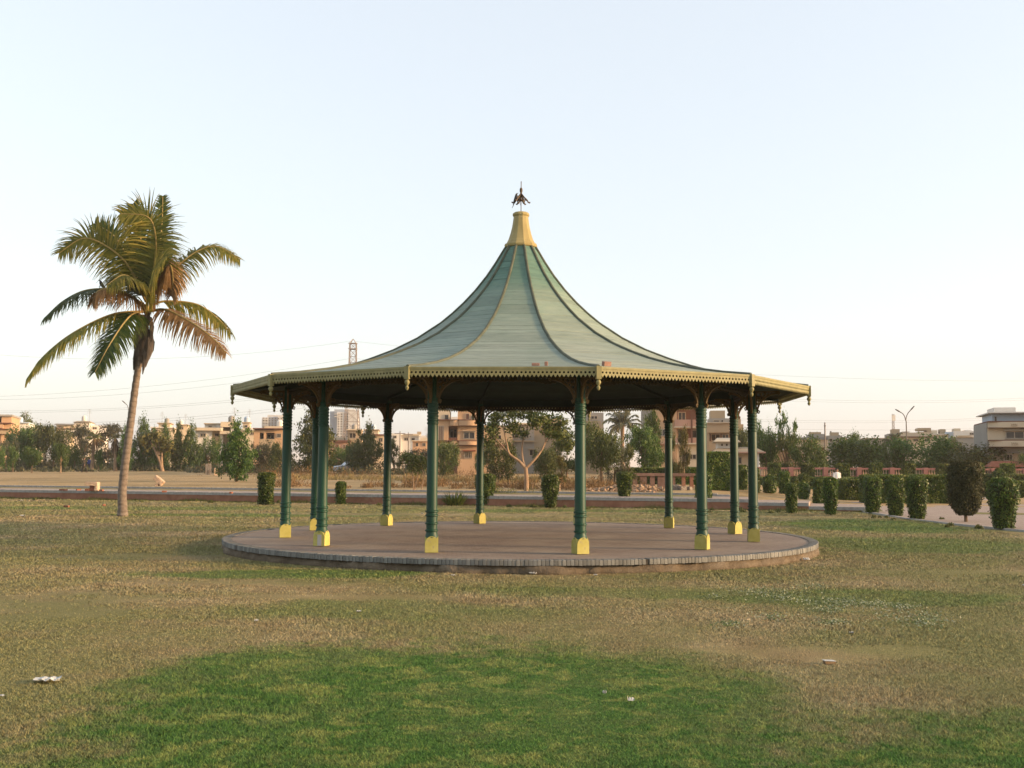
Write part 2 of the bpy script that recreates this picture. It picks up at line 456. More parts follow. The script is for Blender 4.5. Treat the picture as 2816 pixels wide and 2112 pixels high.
def roof_mat():
    m, nt, b = new_mat('weathered_board_roof')
    v = coord(nt, 'Object')
    sp = nt.nodes.new('ShaderNodeSeparateXYZ'); nt.links.new(v, sp.inputs[0])
    big = noise(nt, v, 0.55, 5, 0.6, 0.3)
    hgt = math_n(nt, 'MULTIPLY_ADD', sp.outputs[2], 0.22, -1.02)
    k = math_n(nt, 'ADD', big, hgt)
    c = ramp(nt, k, (0.25, (0.232, 0.270, 0.222)), (0.62, (0.172, 0.222, 0.178)), (0.95, (0.095, 0.175, 0.137)))
    st = coord(nt, 'Object', (0.8, 3, 5))
    s1 = noise(nt, st, 2.2, 6, 0.7)
    c = mix_c(nt, 1.0, c, ramp(nt, s1, (0.3, (0.74, 0.76, 0.74)), (0.5, (1, 1, 1)), (0.72, (1.16, 1.12, 1.06))), 'MULTIPLY')
    fl = ramp(nt, noise(nt, coord(nt, 'Object', (2.0, 5, 8)), 1.7, 6, 0.75), (0.655, (0, 0, 0)), (0.69, (1, 1, 1)))
    c = mix_c(nt, math_n(nt, 'MULTIPLY', fl, 0.75), c, (0.40, 0.385, 0.31))
    dk = ramp(nt, noise(nt, coord(nt, 'Object', (1.2, 6, 9)), 2.6, 5, 0.7), (0.66, (0, 0, 0)), (0.72, (1, 1, 1)))
    c = mix_c(nt, math_n(nt, 'MULTIPLY', dk, 0.6), c, (0.085, 0.075, 0.055))
    oi = nt.nodes.new('ShaderNodeObjectInfo'); hs = nt.nodes.new('ShaderNodeHueSaturation')
    nt.links.new(math_n(nt, 'MULTIPLY_ADD', oi.outputs['Random'], 0.20, 0.90), hs.inputs['Value']); nt.links.new(c, hs.inputs['Color'])
    nt.links.new(hs.outputs[0], b.inputs['Base Color']); b.inputs['Roughness'].default_value = 0.7; b.inputs['Specular IOR Level'].default_value = 0.3
    bump(nt, b, s1, 0.3, 0.006)
    return m
M_roof = roof_mat()
A0 = 0.20403
def ang(k): return math.pi + A0 + k * math.pi / 6          # corner k, counted from the left towards the camera
def polar(r, a, z): return Vector((r * math.cos(a), r * math.sin(a), z))

# --- platform
plat = thing('platform', 'low round paved platform with grey brick kerb under the green pavilion', 'platform', PAV)
mb = MB(); nseg = 128
mb.lathe([(PLAT_R - 0.20, 0.0), (PLAT_R - 0.20, PLAT_Z - 0.012)], nseg)
obj('paved_floor', mb.mesh('paved_floor', M_paver), plat)
# crumbling mortar foot under the kerb
n = 420; r_ = np.random.default_rng(5)
prof = []
for j, (rr, zz) in enumerate(((PLAT_R - 0.22, -0.03), (PLAT_R - 0.015, -0.03), (PLAT_R - 0.03, 0.05), (PLAT_R - 0.05, PLAT_Z - 0.105), (PLAT_R - 0.22, PLAT_Z - 0.105))):
    prof.append((rr, zz))
V = []
wav = np.convolve(r_.normal(0, 1, n + 40), np.ones(7) / 7, 'same')[20:20 + n]
for j, (rr, zz) in enumerate(prof):
    for i in range(n):
        a = 2 * math.pi * i / n
        d = (0.085 * wav[i] + 0.02 * r_.normal()) if j in (1, 2, 3) else 0
        d = min(max(d, -0.07), 0.05)
        V.append((math.cos(a) * (rr + d), math.sin(a) * (rr + d), zz + (0.012 * r_.normal() if j == 2 else 0)))
F = [(j * n + i, j * n + (i + 1) % n, (j + 1) * n + (i + 1) % n, (j + 1) * n + i) for j in range(len(prof) - 1) for i in range(n)]
me = np_mesh('mortar_foot', np.array(V), np.array(F), M_foot)
obj('mortar_foot', me, plat)
mb = MB(); mb.lathe([(PLAT_R - 0.205, PLAT_Z - 0.10), (PLAT_R - 0.016, PLAT_Z - 0.10), (PLAT_R - 0.016, PLAT_Z - 0.010), (PLAT_R - 0.205, PLAT_Z - 0.010)], 160, cap=False)
obj('kerb_bedding', mb.mesh('kerb_bedding', M_joint), plat)
NB = 584
def kerb_block(wd):
    mb = MB(); h = 0.10; e = 0.008
    poly = [(-wd / 2, -h), (wd / 2, -h), (wd / 2, -e), (wd / 2 - e, 0), (-wd / 2 + e, 0), (-wd / 2, -e)]
    # long axis radial, rounded outer arris
    b0 = len(mb.v); ys = [-0.20, -e, 0.0]
    for y, sh in ((-0.20, 0), (-0.012, 0), (0.0, 0.010)):
        for px, pz in poly:
            mb.v.append((px * (1 - sh * 3), y, pz - (sh if pz > -0.05 else -sh * 0.3)))
    m = len(poly)
    for j in range(2):
        for i in range(m):
            k = (i + 1) % m
            mb.f.append((j * m + i, j * m + k, (j + 1) * m + k, (j + 1) * m + i))
    mb.f.append(tuple(range(m))); mb.f.append(tuple(2 * m + i for i in reversed(range(m))))
    return mb
KB = [kerb_block(w) for w in (0.066, 0.064, 0.0655)]
KM = [k.mesh('kerb_brick', M_kerb) for k in KB]
rest = MB(); front = []
for i in range(NB):
    a = 2 * math.pi * i / NB
    toward = -math.sin(a)                       # 1 = facing the camera
    jit = rnd.uniform(-0.004, 0.004)
    mtx = Matrix.Translation((math.cos(a) * (PLAT_R + jit), math.sin(a) * (PLAT_R + jit), PLAT_Z + rnd.uniform(-0.004, 0.003))) @ Matrix.Rotation(a - math.pi / 2 + rnd.uniform(-0.05, 0.05), 4, 'Z')
    front.append((toward, i, mtx))
front.sort(key=lambda t: -t[0])
for q, (tw, i, mtx) in enumerate(front):
    if q < 296:
        if q in (61, 190): continue             # two blocks have fallen out
        o = obj('kerb_brick', KM[i % 3], plat); o.matrix_local = mtx
    else: rest.add(KB[i % 3], mtx)
tag(obj('kerb_bricks_rear', rest.mesh('kerb_bricks_rear', M_kerb), plat), kind='stuff')

# --- pavilion proper
pav = thing('pavilion', 'round open pavilion with tent-shaped green board roof and green columns', 'pavilion', PAV)
ZC = PLAT_Z
R_COL, R_EAVE, Z_EAVE = 5.346, 6.566, 3.339 + PLAT_Z
# column: shared meshes
shaft = MB()
prof = [(0.128, 0.27), (0.120, 0.30), (0.104, 0.36)]
def ring(z, r0=0.104, dr=0.020, h=0.022): return [(r0, z - h), (r0 + dr, z - h * 0.45), (r0 + dr, z + h * 0.45), (r0, z + h)]
for zz in (0.40, 0.53, 0.68, 0.755): prof += ring(zz)
prof += [(0.102, 0.85), (0.098, 2.36)]
for q in range(7): prof += ring(2.40 + q * 0.066, 0.096, 0.014, 0.026)
prof += [(0.100, 2.85), (0.108, 2.87)]
shaft.lathe(prof, 20)
me_shaft = shaft.mesh('shaft', M_col, True)
post = MB(); post.box(-0.075, 0.075, -0.075, 0.075, 2.87, 3.36)
me_post = post.mesh('post', M_col)
def base_block():
    mb = MB(); w = 0.122; h1, h2 = 0.175, 0.300
    b = 0
    # square block, each face ending in a rounded point
    for sx, sy, ax in ((0, -1, 0), (1, 0, 1), (0, 1, 0), (-1, 0, 1)):
        pts = [(-w, 0), (w, 0), (w, h1)] + [(w * math.cos(t) * 0.98, h1 + (h2 - h1) * math.sin(t) ** 1.1) for t in np.linspace(0.25, math.pi - 0.25, 9)] + [(-w, h1)]
        rot = Matrix.Rotation(math.atan2(sx, -sy), 4, 'Z')
        mb.prism(pts, -w - 0.001, -w + 0.035, rot)
    mb.box(-w + 0.03, w - 0.03, -w + 0.03, w - 0.03, 0, 0.25)
    return mb
me_base = base_block().mesh('base_block', M_yel)
worn = MB(); worn.box(-0.105, 0.095, -0.1275, -0.1255, 0.006, 0.225)
me_worn = worn.mesh('worn_face', M_worn)
# bracket: pierced scroll plate in the x-z plane; x away from the column, top at z = 0
def bar(mb, pts, w, t):
    """flat bar of width w in the plane and thickness t across it"""
    pts = [Vector((p[0], 0, p[1])) for p in pts]
    b = len(mb.v)
    for i, p in enumerate(pts):
        d = (pts[min(i + 1, len(pts) - 1)] - pts[max(i - 1, 0)]).normalized()
        nrm = Vector((-d.z, 0, d.x)) * (w / 2)
        for q, yy in ((nrm, -t / 2), (-nrm, -t / 2), (-nrm, t / 2), (nrm, t / 2)): mb.v.append((p.x + q.x, yy, p.z + q.z))
    for j in range(len(pts) - 1):
        for i in range(4):
            k = (i + 1) % 4; mb.f.append((b + j * 4 + i, b + j * 4 + k, b + (j + 1) * 4 + k, b + (j + 1) * 4 + i))
    mb.f.append((b, b + 1, b + 2, b + 3)); e = b + 4 * (len(pts) - 1); mb.f.append((e + 3, e + 2, e + 1, e))
def arc(cx, cz, r, a0, a1, n=10, rz=None):
    rz = rz or r
    return [(cx + r * math.cos(a0 + (a1 - a0) * i / n), cz + rz * math.sin(a0 + (a1 - a0) * i / n)) for i in range(n + 1)]
def bracket(Lx=0.50, H=0.47):
    mb = MB(); t = 0.036
    main = arc(Lx, -H, Lx - 0.035, math.pi, math.pi / 2, 12, H - 0.05)
    bar(mb, main, 0.040, t)
    bar(mb, [(0.014, -0.0), (0.014, -H - 0.02)], 0.030, t)
    bar(mb, [(0.0, -0.015), (Lx, -0.015)], 0.030, t)
    for cx, cz, rr in ((0.070, -0.085, 0.050), (0.165, -0.068, 0.042), (0.250, -0.055, 0.032), (0.066, -0.190, 0.040), (0.052, -0.280, 0.028), (0.325, -0.047, 0.024), (0.130, -0.150, 0.030)):
        bar(mb, arc(cx, cz, rr, 0, 2 * math.pi, 12), 0.020, t * 0.8)
    # curled foot and tip
    bar(mb, [(0.02, -H), (0.07, -H - 0.015), (0.085, -H + 0.03), (0.055, -H + 0.05)], 0.026, t)
    bar(mb, arc(Lx - 0.01, -0.05, 0.032, -0.5 * math.pi, 1.1 * math.pi, 8), 0.024, t)
    return mb
me_brk = bracket().mesh('bracket', M_brk)
me_brk_in = bracket(0.40, 0.40).mesh('bracket', M_brk)
for k in range(12):
    a = ang(k)
    p = polar(R_COL, a, ZC)
    c = obj('column', me_shaft, pav, p, a + math.pi / 2)
    base = obj('base_block', me_base, c, (0, 0, 0), (0.42 if k not in (0, 3, 5) else 0.05) + (0.15 if k % 2 else 0))
    if k == 1: o = obj('worn_face', me_worn, c, (0, 0, 0), 0.35)
    obj('post', me_post, c)
    # brackets: along the ring both ways, outward and inward
    for q, (rz, me) in enumerate(((0, me_brk), (math.pi, me_brk), (-math.pi / 2, me_brk), (math.pi / 2, me_brk_in))):
        loc = Vector((0.076, 0, 3.27)); loc.rotate(Matrix.Rotation(rz, 3, 'Z'))
        obj('bracket', me, c, loc, rz)
# ring beam and pierced frieze between the columns
chord = 2 * R_COL * math.sin(math.pi / 12)
beam = MB(); beam.box(-chord / 2 + 0.075, chord / 2 - 0.075, -0.055, 0.055, 3.28, 3.46)
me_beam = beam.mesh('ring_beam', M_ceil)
def pierced(L, n, top, low_fn, hole_r, hz, t):
    """strip of n cells, each with a round hole; lower edge given by low_fn(u in 0..1 along, v in -1..1 in cell)"""
    mb = MB(); w = L / n; m = 14
    for i in range(n):
        cx = -L / 2 + (i + 0.5) * w
        ring_o, ring_i = [], []
        for q in range(m):
            a = math.pi / 2 + 2 * math.pi * q / m
            dx, dz = math.cos(a), math.sin(a)
            s_x = (w / 2) / abs(dx) if abs(dx) > 1e-6 else 1e9
            x = None
            if dz > 0:
                s = min(s_x, (top - hz) / dz); ox, oz = dx * s, hz + dz * s
            else:
                s = s_x; ox = max(-w / 2, min(w / 2, dx * min(s, w * 0.9)))
                oz = low_fn((cx + ox) / L + 0.5, ox / (w / 2)) if dz < -0.35 else hz + dz * min(s, 0.03)
            ring_o.append((cx + ox, oz)); ring_i.append((cx + dx * hole_r, hz + dz * hole_r))
        b = len(mb.v)
        for y in (-t / 2, t / 2):
            for x, z in ring_o: mb.v.append((x, y, z))
            for x, z in ring_i: mb.v.append((x, y, z))
        for q in range(m):
            k = (q + 1) % m
            mb.f.append((b + q, b + k, b + m + k, b + m + q))
            mb.f.append((b + 2 * m + k, b + 2 * m + q, b + 3 * m + q, b + 3 * m + k))
            mb.f.append((b + m + q, b + m + k, b + 3 * m + k, b + 3 * m + q))
            mb.f.append((b + k, b + q, b + 2 * m + q, b + 2 * m + k))
    return mb
def frieze_low(u, v):
    s = abs(u - 0.5) * 2
    return -0.085 - 0.05 * math.exp(-((s - 0.60) / 0.13) ** 2) - 0.022 * (1 - abs(v))
frz = pierced(chord - 0.17, 30, 0.0, frieze_low, 0.019, -0.042, 0.03)
me_frz = frz.mesh('frieze', M_frz)
Lf = 2 * R_EAVE * math.sin(math.pi / 12)
fas = pierced(Lf - 0.09, 44, 0.0, lambda u, v: -0.112 - 0.056 * (1 - abs(v)), 0.0205, -0.078, 0.022)
me_fas = fas.mesh('fascia', M_ochre)
cr = MB(); cr.box(-Lf / 2 + 0.04, Lf / 2 - 0.04, -0.022, 0.03, -0.018, 0.020)
me_cr = cr.mesh('fascia_moulding', M_ochre)
ap = R_EAVE * math.cos(math.pi / 12); apc = R_COL * math.cos(math.pi / 12)
for k in range(12):
    am = ang(k) + math.pi / 12
    o = obj('ring_beam', me_beam, pav, polar(apc, am, ZC), am + math.pi / 2)
    obj('frieze', me_frz, o, (0, 0, 3.282))
    o = obj('fascia', me_fas, pav, polar(ap - 0.006, am, Z_EAVE), am + math.pi / 2)
    obj('fascia_moulding', me_cr, o)
# corner pendants
pd = MB(); pd.box(-0.045, 0.045, -0.045, 0.045, -0.20, 0.03)
pd.lathe([(0.006, -0.40), (0.018, -0.392), (0.030, -0.365), (0.034, -0.345), (0.022, -0.325), (0.016, -0.315), (0.028, -0.30), (0.045, -0.27), (0.048, -0.25), (0.038, -0.225), (0.024, -0.212), (0.040, -0.20)], 12)
me_pd = pd.mesh('pendant', M_ochre, True)
for k in range(12):
    obj('pendant', me_pd, pav, polar(R_EAVE - 0.01, ang(k), Z_EAVE), ang(k))
# roof: concave profile (radius at the corners, height)
PR = [(0.325, 7.055), (0.41, 6.92), (0.60, 6.60), (0.81, 6.28), (1.08, 5.93), (1.36, 5.62), (1.63, 5.36), (1.90, 5.13), (2.44, 4.76), (2.99, 4.47),
      (3.53, 4.25), (4.02, 4.08), (4.6, 3.92), (5.2, 3.79), (5.9, 3.675), (R_EAVE - 0.02, Z_EAVE + 0.018)]
pr = np.array(PR); sl = np.concatenate([[0], np.cumsum(np.hypot(np.diff(pr[:, 0]), np.diff(pr[:, 1])))])
def prof_at(s): return float(np.interp(s, sl, pr[:, 0])), float(np.interp(s, sl, pr[:, 1]))
NPL = 40
edges = np.linspace(0, sl[-1], NPL + 1)
def plank_quad(mb, s0, s1, k, gap=0.006):
    r0, z0 = prof_at(s0); r1, z1 = prof_at(s1 - rnd.choice((0.0, 0.002, 0.004, 0.007, 0.015)))
    am = ang(k) + math.pi / 12
    # local frame of the face: x along the eave, y outward
    def P(r, sgn, z): return (sgn * max(r * math.sin(math.pi / 12) - gap, 0.01), -r * math.cos(math.pi / 12), z)
    lift0, lift1 = rnd.uniform(0.003, 0.006), rnd.uniform(0.005, 0.009)
    t = 0.012
    v = [P(r0, -1, z0 + lift0 - t), P(r0, 1, z0 + lift0 - t), P(r1, 1, z1 + lift1 - t), P(r1, -1, z1 + lift1 - t),
         P(r0, -1, z0 + lift0), P(r0, 1, z0 + lift0), P(r1, 1, z1 + lift1), P(r1, -1, z1 + lift1)]
    b = len(mb.v); mb.v += v
    mb.f += [(b, b + 3, b + 2, b + 1), (b + 4, b + 5, b + 6, b + 7), (b, b + 1, b + 5, b + 4), (b + 1, b + 2, b + 6, b + 5), (b + 2, b + 3, b + 7, b + 6), (b + 3, b, b + 4, b + 7)]
for k in range(12):
    am = ang(k) + math.pi / 12
    mb = MB()
    s15, c15 = math.sin(math.pi / 12), math.cos(math.pi / 12)
    for j in range(len(PR) - 1):
        (r0, z0), (r1, z1) = PR[j], PR[j + 1]
        d = 0.06 if j < len(PR) - 2 else 0.03
        mb.quad((-r0 * s15, -r0 * c15, z0 - 0.06), (r0 * s15, -r0 * c15, z0 - 0.06), (r1 * s15, -r1 * c15, z1 - d), (-r1 * s15, -r1 * c15, z1 - d))
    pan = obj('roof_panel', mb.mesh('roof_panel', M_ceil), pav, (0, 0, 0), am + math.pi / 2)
    seen = k in (0, 1, 2, 3, 4, 5, 11)
    if seen:
        for i in range(NPL):
            pm = MB(); plank_quad(pm, edges[i], edges[i + 1], k)
            o = obj('plank', pm.mesh('plank', M_roof), pan)
    else:
        pm = MB()
        for i in range(NPL): plank_quad(pm, edges[i], edges[i + 1], k)
        tag(obj('rear_planks', pm.mesh('rear_planks', M_roof), pan), kind='stuff')
rb = MB()
rb.tube([(r, 0, z + 0.012) for r, z in PR], [0.034] * len(PR), 8)
me_rib = rb.mesh('roof_rib', M_rib, True)
rf = MB(); rf.tube([(r, 0, z - 0.10) for r, z in PR[2:]], [0.045] * len(PR[2:]), 4)
me_raf = rf.mesh('rafter', M_ceil)
for k in range(12):
    o = obj('roof_rib', me_rib, pav, (0, 0, 0), ang(k))
    obj('rafter', me_raf, o)
# cap and finial
cp = MB()
cp.lathe([(0.365, 7.00), (0.390, 7.02), (0.398, 7.06), (0.380, 7.095), (0.345, 7.11), (0.30, 7.20), (0.255, 7.34), (0.215, 7.50), (0.190, 7.66), (0.178, 7.76),
          (0.195, 7.775), (0.205, 7.80), (0.195, 7.835), (0.165, 7.86), (0.02, 7.865)], 12, rot=A0)
obj('roof_cap', cp.mesh('roof_cap', M_cap, False), pav)
fin = MB(); fin.tube([(0, 0, 7.84), (0, 0, 8.62)], 0.011, 6)
fin.lathe([(0.012, 8.28), (0.028, 8.30), (0.022, 8.34), (0.033, 8.37), (0.036, 8.42), (0.026, 8.455), (0.012, 8.47)], 10)
fo = obj('finial', fin.mesh('finial', M_iron, True), pav)
lf = MB()
bar(lf, [(0.0, 8.33), (0.035, 8.29), (0.085, 8.235), (0.13, 8.20), (0.165, 8.16), (0.185, 8.125), (0.215, 8.115), (0.228, 8.14)], 0.030, 0.014)
bar(lf, [(0.02, 8.28), (0.05, 8.20), (0.085, 8.15), (0.075, 8.10), (0.10, 8.07), (0.125, 8.08)], 0.034, 0.014)
bar(lf, [(0.0, 8.20), (0.04, 8.13), (0.06, 8.17), (0.10, 8.19)], 0.022, 0.014)
me_lf = lf.mesh('scroll_leaf', M_iron)
for q in range(5):
    obj('scroll_leaf', me_lf, fo, (0, 0, 0), 0.35 + q * 2 * math.pi / 5)

# loose bricks lying on the eave
M_brick = surf('loose_red_brick', (0.20, 0.075, 0.042), (0.30, 0.125, 0.075), 14, 0.9, (1, 1, 1), 0.4, 0.006, 0.15)
M_brick2 = surf('dusty_pink_brick', (0.25, 0.145, 0.11), (0.33, 0.205, 0.16), 14, 0.9)
def brick_mesh(a, b, c, mat=None):
    mb = MB(); mb.box(-a / 2, a / 2, -b / 2, b / 2, 0, c)
    me = mb.mesh('loose_brick', mat or M_brick)
    bm = bmesh.new(); bm.from_mesh(me); bmesh.ops.bevel(bm, geom=bm.edges[:], offset=0.006, segments=1, affect='EDGES'); bm.to_mesh(me); bm.free()
    return me
for px, w, h, lab in ((1473, 0.14, 0.05, 'small red brick lying flat on the roof eave above the fascia'),
                      (1502, 0.06, 0.075, 'tiny upright brick bat standing on the roof eave'),
                      (1668, 0.15, 0.085, 'red brick resting on the roof eave beside a corner pendant')):
    xx = X(px, 19.3) - PAV.x
    k = 3 if px > 1642 else 2
    am = ang(k) + math.pi / 12
    dirv = Vector((math.cos(am), math.sin(am)))
    tang = Vector((-dirv.y, dirv.x))
    apo = (R_EAVE - 0.10) * math.cos(math.pi / 12)
    tpar = (xx - dirv.x * apo) / tang.x
    pos = dirv * apo + tang * tpar
    zz = float(np.interp((R_EAVE - 0.10), pr[:, 0], pr[:, 1]))
    o = obj('loose_brick', brick_mesh(w, 0.09, h, M_brick2), None, (PAV.x + pos.x, PAV.y + pos.y, zz + 0.018), am + math.pi / 2)
    o.rotation_euler = (math.radians(9), 0, am + math.pi / 2)
    tag(o, lab, 'brick')
# ------------------------------------------------------------------ vegetation
def leaf_quads(C, Nrm, size, r, aspect=0.5, curl=0.0):
    """diamond leaves at C, facing roughly along Nrm (n,3)"""
    n = len(C)
    Nrm = Nrm / np.maximum(np.linalg.norm(Nrm, axis=1, keepdims=True), 1e-6)
    t = r.normal(size=(n, 3)); t -= Nrm * (t * Nrm).sum(1, keepdims=True)
    t /= np.maximum(np.linalg.norm(t, axis=1, keepdims=True), 1e-6)
    b = np.cross(Nrm, t)
    s = (size * (0.6 + 0.8 * r.random(n)))[:, None]
    V = np.stack([C - t * s, C - b * s * aspect, C + t * s, C + b * s * aspect], 1)
    return V.reshape(-1, 3), np.arange(4 * n).reshape(-1, 4)

M_hedge = leaf_mat('clipped_hedge_leaf', (0.010, 0.026, 0.004), (0.044, 0.085, 0.010), (0.170, 0.190, 0.030), 0.25, 0.4)
M_hcore = surf('hedge_inside', (0.006, 0.012, 0.003), (0.014, 0.022, 0.006), 6, 0.95)
M_conif = leaf_mat('dark_conifer_leaf', (0.014, 0.018, 0.005), (0.030, 0.036, 0.010), (0.075, 0.058, 0.022), 0.15, 0.7)
M_tree = {
    'dense': leaf_mat('dense_tree_leaf', (0.024, 0.056, 0.010), (0.066, 0.118, 0.021), (0.160, 0.190, 0.042)),
    'olive': leaf_mat('olive_tree_leaf', (0.030, 0.050, 0.012), (0.084, 0.106, 0.026), (0.195, 0.190, 0.054)),
    'grey': leaf_mat('grey_scrub_leaf', (0.035, 0.040, 0.020), (0.072, 0.074, 0.036), (0.130, 0.115, 0.062)),
    'pale': leaf_mat('pale_yellow_leaf', (0.055, 0.058, 0.014), (0.115, 0.105, 0.026), (0.20, 0.165, 0.05)),
    'brown': leaf_mat('dead_brown_leaf', (0.070, 0.038, 0.016), (0.145, 0.082, 0.036), (0.22, 0.135, 0.062), 0.2, 0.8, 0.01),
    'straw': leaf_mat('straw_grass', (0.13, 0.095, 0.035), (0.22, 0.165, 0.065), (0.33, 0.26, 0.12), 0.2, 0.8, 0.01),
}
M_bark = surf('grey_brown_bark', (0.075, 0.050, 0.030), (0.16, 0.11, 0.068), 8, 0.95, (1, 1, 0.3), 0.6, 0.02)
M_pale_bark = surf('pale_bark', (0.20, 0.13, 0.078), (0.32, 0.22, 0.14), 8, 0.9, (1, 1, 0.3), 0.5, 0.015)

def bush_profile(kind, f):
    if kind == 'vase':
        return np.where(f < 0.62, 0.60 + 0.40 * (f / 0.62) ** 0.8, 1.0) * np.where(f > 0.93, np.sqrt(np.clip(1 - ((f - 0.93) / 0.09) ** 2, 0.3, 1)), 1)
    if kind == 'ball':
        return np.sqrt(np.clip(1 - (2 * f - 0.92) ** 2 * 0.82, 0.1, 1))
    if kind == 'column':
        return np.where(f > 0.9, np.sqrt(np.clip(1 - ((f - 0.9) / 0.13) ** 2, 0.2, 1)), 0.86 + 0.14 * f)
    if kind == 'conifer':
        return np.interp(f, [0, 0.05, 0.12, 0.25, 0.45, 0.72, 0.92, 1.0], [0.36, 0.55, 0.68, 0.82, 0.94, 1.0, 0.94, 0.76])
def make_bush(name, label, cat, loc, w, h, kind='vase', mat=None, nleaf=4200, leaf=0.032, seed=1, z0=0.0, group=None, sq=3.0, lean=0.0):
    """clipped shrub: leafy shell over a dark solid core, on a short stem"""
    r = np.random.default_rng(seed)
    mat = mat or M_hedge
    t = thing(name, label, cat, loc, 0, group)
    rr = w / 2; h0 = h * z0; hh = h - h0
    ph = r.random(4) * 6.28
    def radius(a, f):
        se = (np.abs(np.cos(a)) ** sq + np.abs(np.sin(a)) ** sq) ** (-1 / sq)
        se = 0.90 + (se - 1) * 0.55
        return rr * bush_profile(kind, f) * se * (1 + 0.06 * np.sin(2 * a + ph[0] + 4 * f) + 0.06 * np.sin(4 * a + ph[1] - 8 * f) + 0.045 * np.sin(7 * a + 13 * f + ph[2]))
    n1 = int(nleaf * 0.8); a = r.random(n1) * 6.2832; f = r.random(n1)
    R = radius(a, f) * (1 + r.normal(0, 0.04, n1)) - r.random(n1) ** 2 * 0.06 + (r.random(n1) < 0.06) * r.random(n1) * 0.09
    z = h0 + f * hh * (1 + 0.015 * np.sin(2 * a + ph[3]))
    C = np.stack([R * np.cos(a) + lean * z, R * np.sin(a), z], 1)
    Nn = np.stack([np.cos(a), np.sin(a), 0.3 + 0 * a], 1) + r.normal(0, 0.7, (n1, 3))
    n2 = nleaf - n1; a2 = r.random(n2) * 6.2832; q = np.sqrt(r.random(n2)); R2 = radius(a2, np.full(n2, 0.985)) * q
    C2 = np.stack([R2 * np.cos(a2) + lean * h, R2 * np.sin(a2), h + r.normal(0, 0.018, n2) - 0.03 * q ** 6], 1)
    N2 = np.stack([0 * a2, 0 * a2, 1 + 0 * a2], 1) + r.normal(0, 0.6, (n2, 3))
    C = np.concatenate([C, C2]); Nn = np.concatenate([Nn, N2])
    V, F = leaf_quads(C, Nn, leaf * 1.25, r, 0.6)
    clump = 0.5 + 0.35 * np.sin(C[:, 0] * 9 + ph[0]) * np.sin(C[:, 1] * 8 + ph[1]) * np.sin(C[:, 2] * 7 + ph[2])
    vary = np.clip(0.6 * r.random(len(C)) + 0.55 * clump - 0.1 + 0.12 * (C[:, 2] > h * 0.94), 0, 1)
    obj('foliage', np_mesh('foliage', V, F, mat, False, vary), t)
    na, nf = 18, 9
    Vc = []
    for j in range(nf + 1):
        fj = j / nf
        for i in range(na):
            aa = 2 * math.pi * i / na; Rr = float(radius(np.array(aa), np.array(fj))) * 0.86
            zj = h0 + fj * hh * 0.95
            Vc.append((Rr * math.cos(aa) + lean * zj, Rr * math.sin(aa), zj))
    mb = MB(); mb.v = Vc
    mb.f = [(j * na + i, j * na + (i + 1) % na, (j + 1) * na + (i + 1) % na, (j + 1) * na + i) for j in range(nf) for i in range(na)]
    mb.f.append(tuple(nf * na + i for i in range(na))); mb.f.append(tuple(reversed(range(na))))
    obj('dark_core', mb.mesh('dark_core', M_hcore, True), t)  # solid dark body filling the leaf shell
    mb = MB(); mb.tube([(0, 0, -0.05), (lean * h * 0.4, 0, h0 + hh * 0.4)], [max(0.025, w * 0.05), w * 0.03], 7)
    obj('stem', mb.mesh('stem', M_bark), t)
    return t
def make_hedge(name, label, loc, L, D, H, rz=0.0, mat=None, dens=900, leaf=0.045, seed=1, group=None):
    r = np.random.default_rng(seed); mat = mat or M_hedge
    t = thing(name, label, 'hedge', loc, rz, group)
    C, Nn = [], []
    for cx, cy, cz, ux, uy, nx_ in (((0, -D / 2, H / 2), 0, 0, (L, 0, H), 0, (0, -1, 0)), ((0, D / 2, H / 2), 0, 0, (L, 0, H), 0, (0, 1, 0)),
                                    ((-L / 2, 0, H / 2), 0, 0, (0, D, H), 0, (-1, 0, 0)), ((L / 2, 0, H / 2), 0, 0, (0, D, H), 0, (1, 0, 0)),
                                    ((0, 0, H), 0, 0, (L, D, 0), 0, (0, 0, 1))):
        ext = np.array(ux); area = np.prod([e for e in ux if e > 0]); n = int(area * dens) + 20
        if nx_ == (0, 1, 0): n //= 3
        c = np.array(cx) + (r.random((n, 3)) - 0.5) * ext
        off = r.normal(0, 0.02, n) + 0.03 * np.sin(c[:, 0] * 3.1 + c[:, 2] * 2) * np.sin(c[:, 2] * 4.3 + c[:, 1] * 3 + seed)
        C.append(c + np.array(nx_) * off[:, None]); Nn.append(np.array(nx_) + r.normal(0, 0.65, (n, 3)))
    C = np.concatenate(C); Nn = np.concatenate(Nn)
    C[:, 2] = np.maximum(C[:, 2], 0.01)
    V, F = leaf_quads(C, Nn, leaf, r, 0.55)
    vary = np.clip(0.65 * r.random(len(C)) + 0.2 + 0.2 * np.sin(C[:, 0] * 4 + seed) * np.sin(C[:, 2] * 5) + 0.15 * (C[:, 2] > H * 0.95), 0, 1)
    obj('foliage', np_mesh('foliage', V, F, mat, False, vary), t)
    mb = MB(); e = 0.05; mb.box(-L / 2 + e, L / 2 - e, -D / 2 + e, D / 2 - e, -0.05, H - e)
    obj('dark_core', mb.mesh('dark_core', M_hcore), t)  # solid dark box behind the hedge leaves
    return t

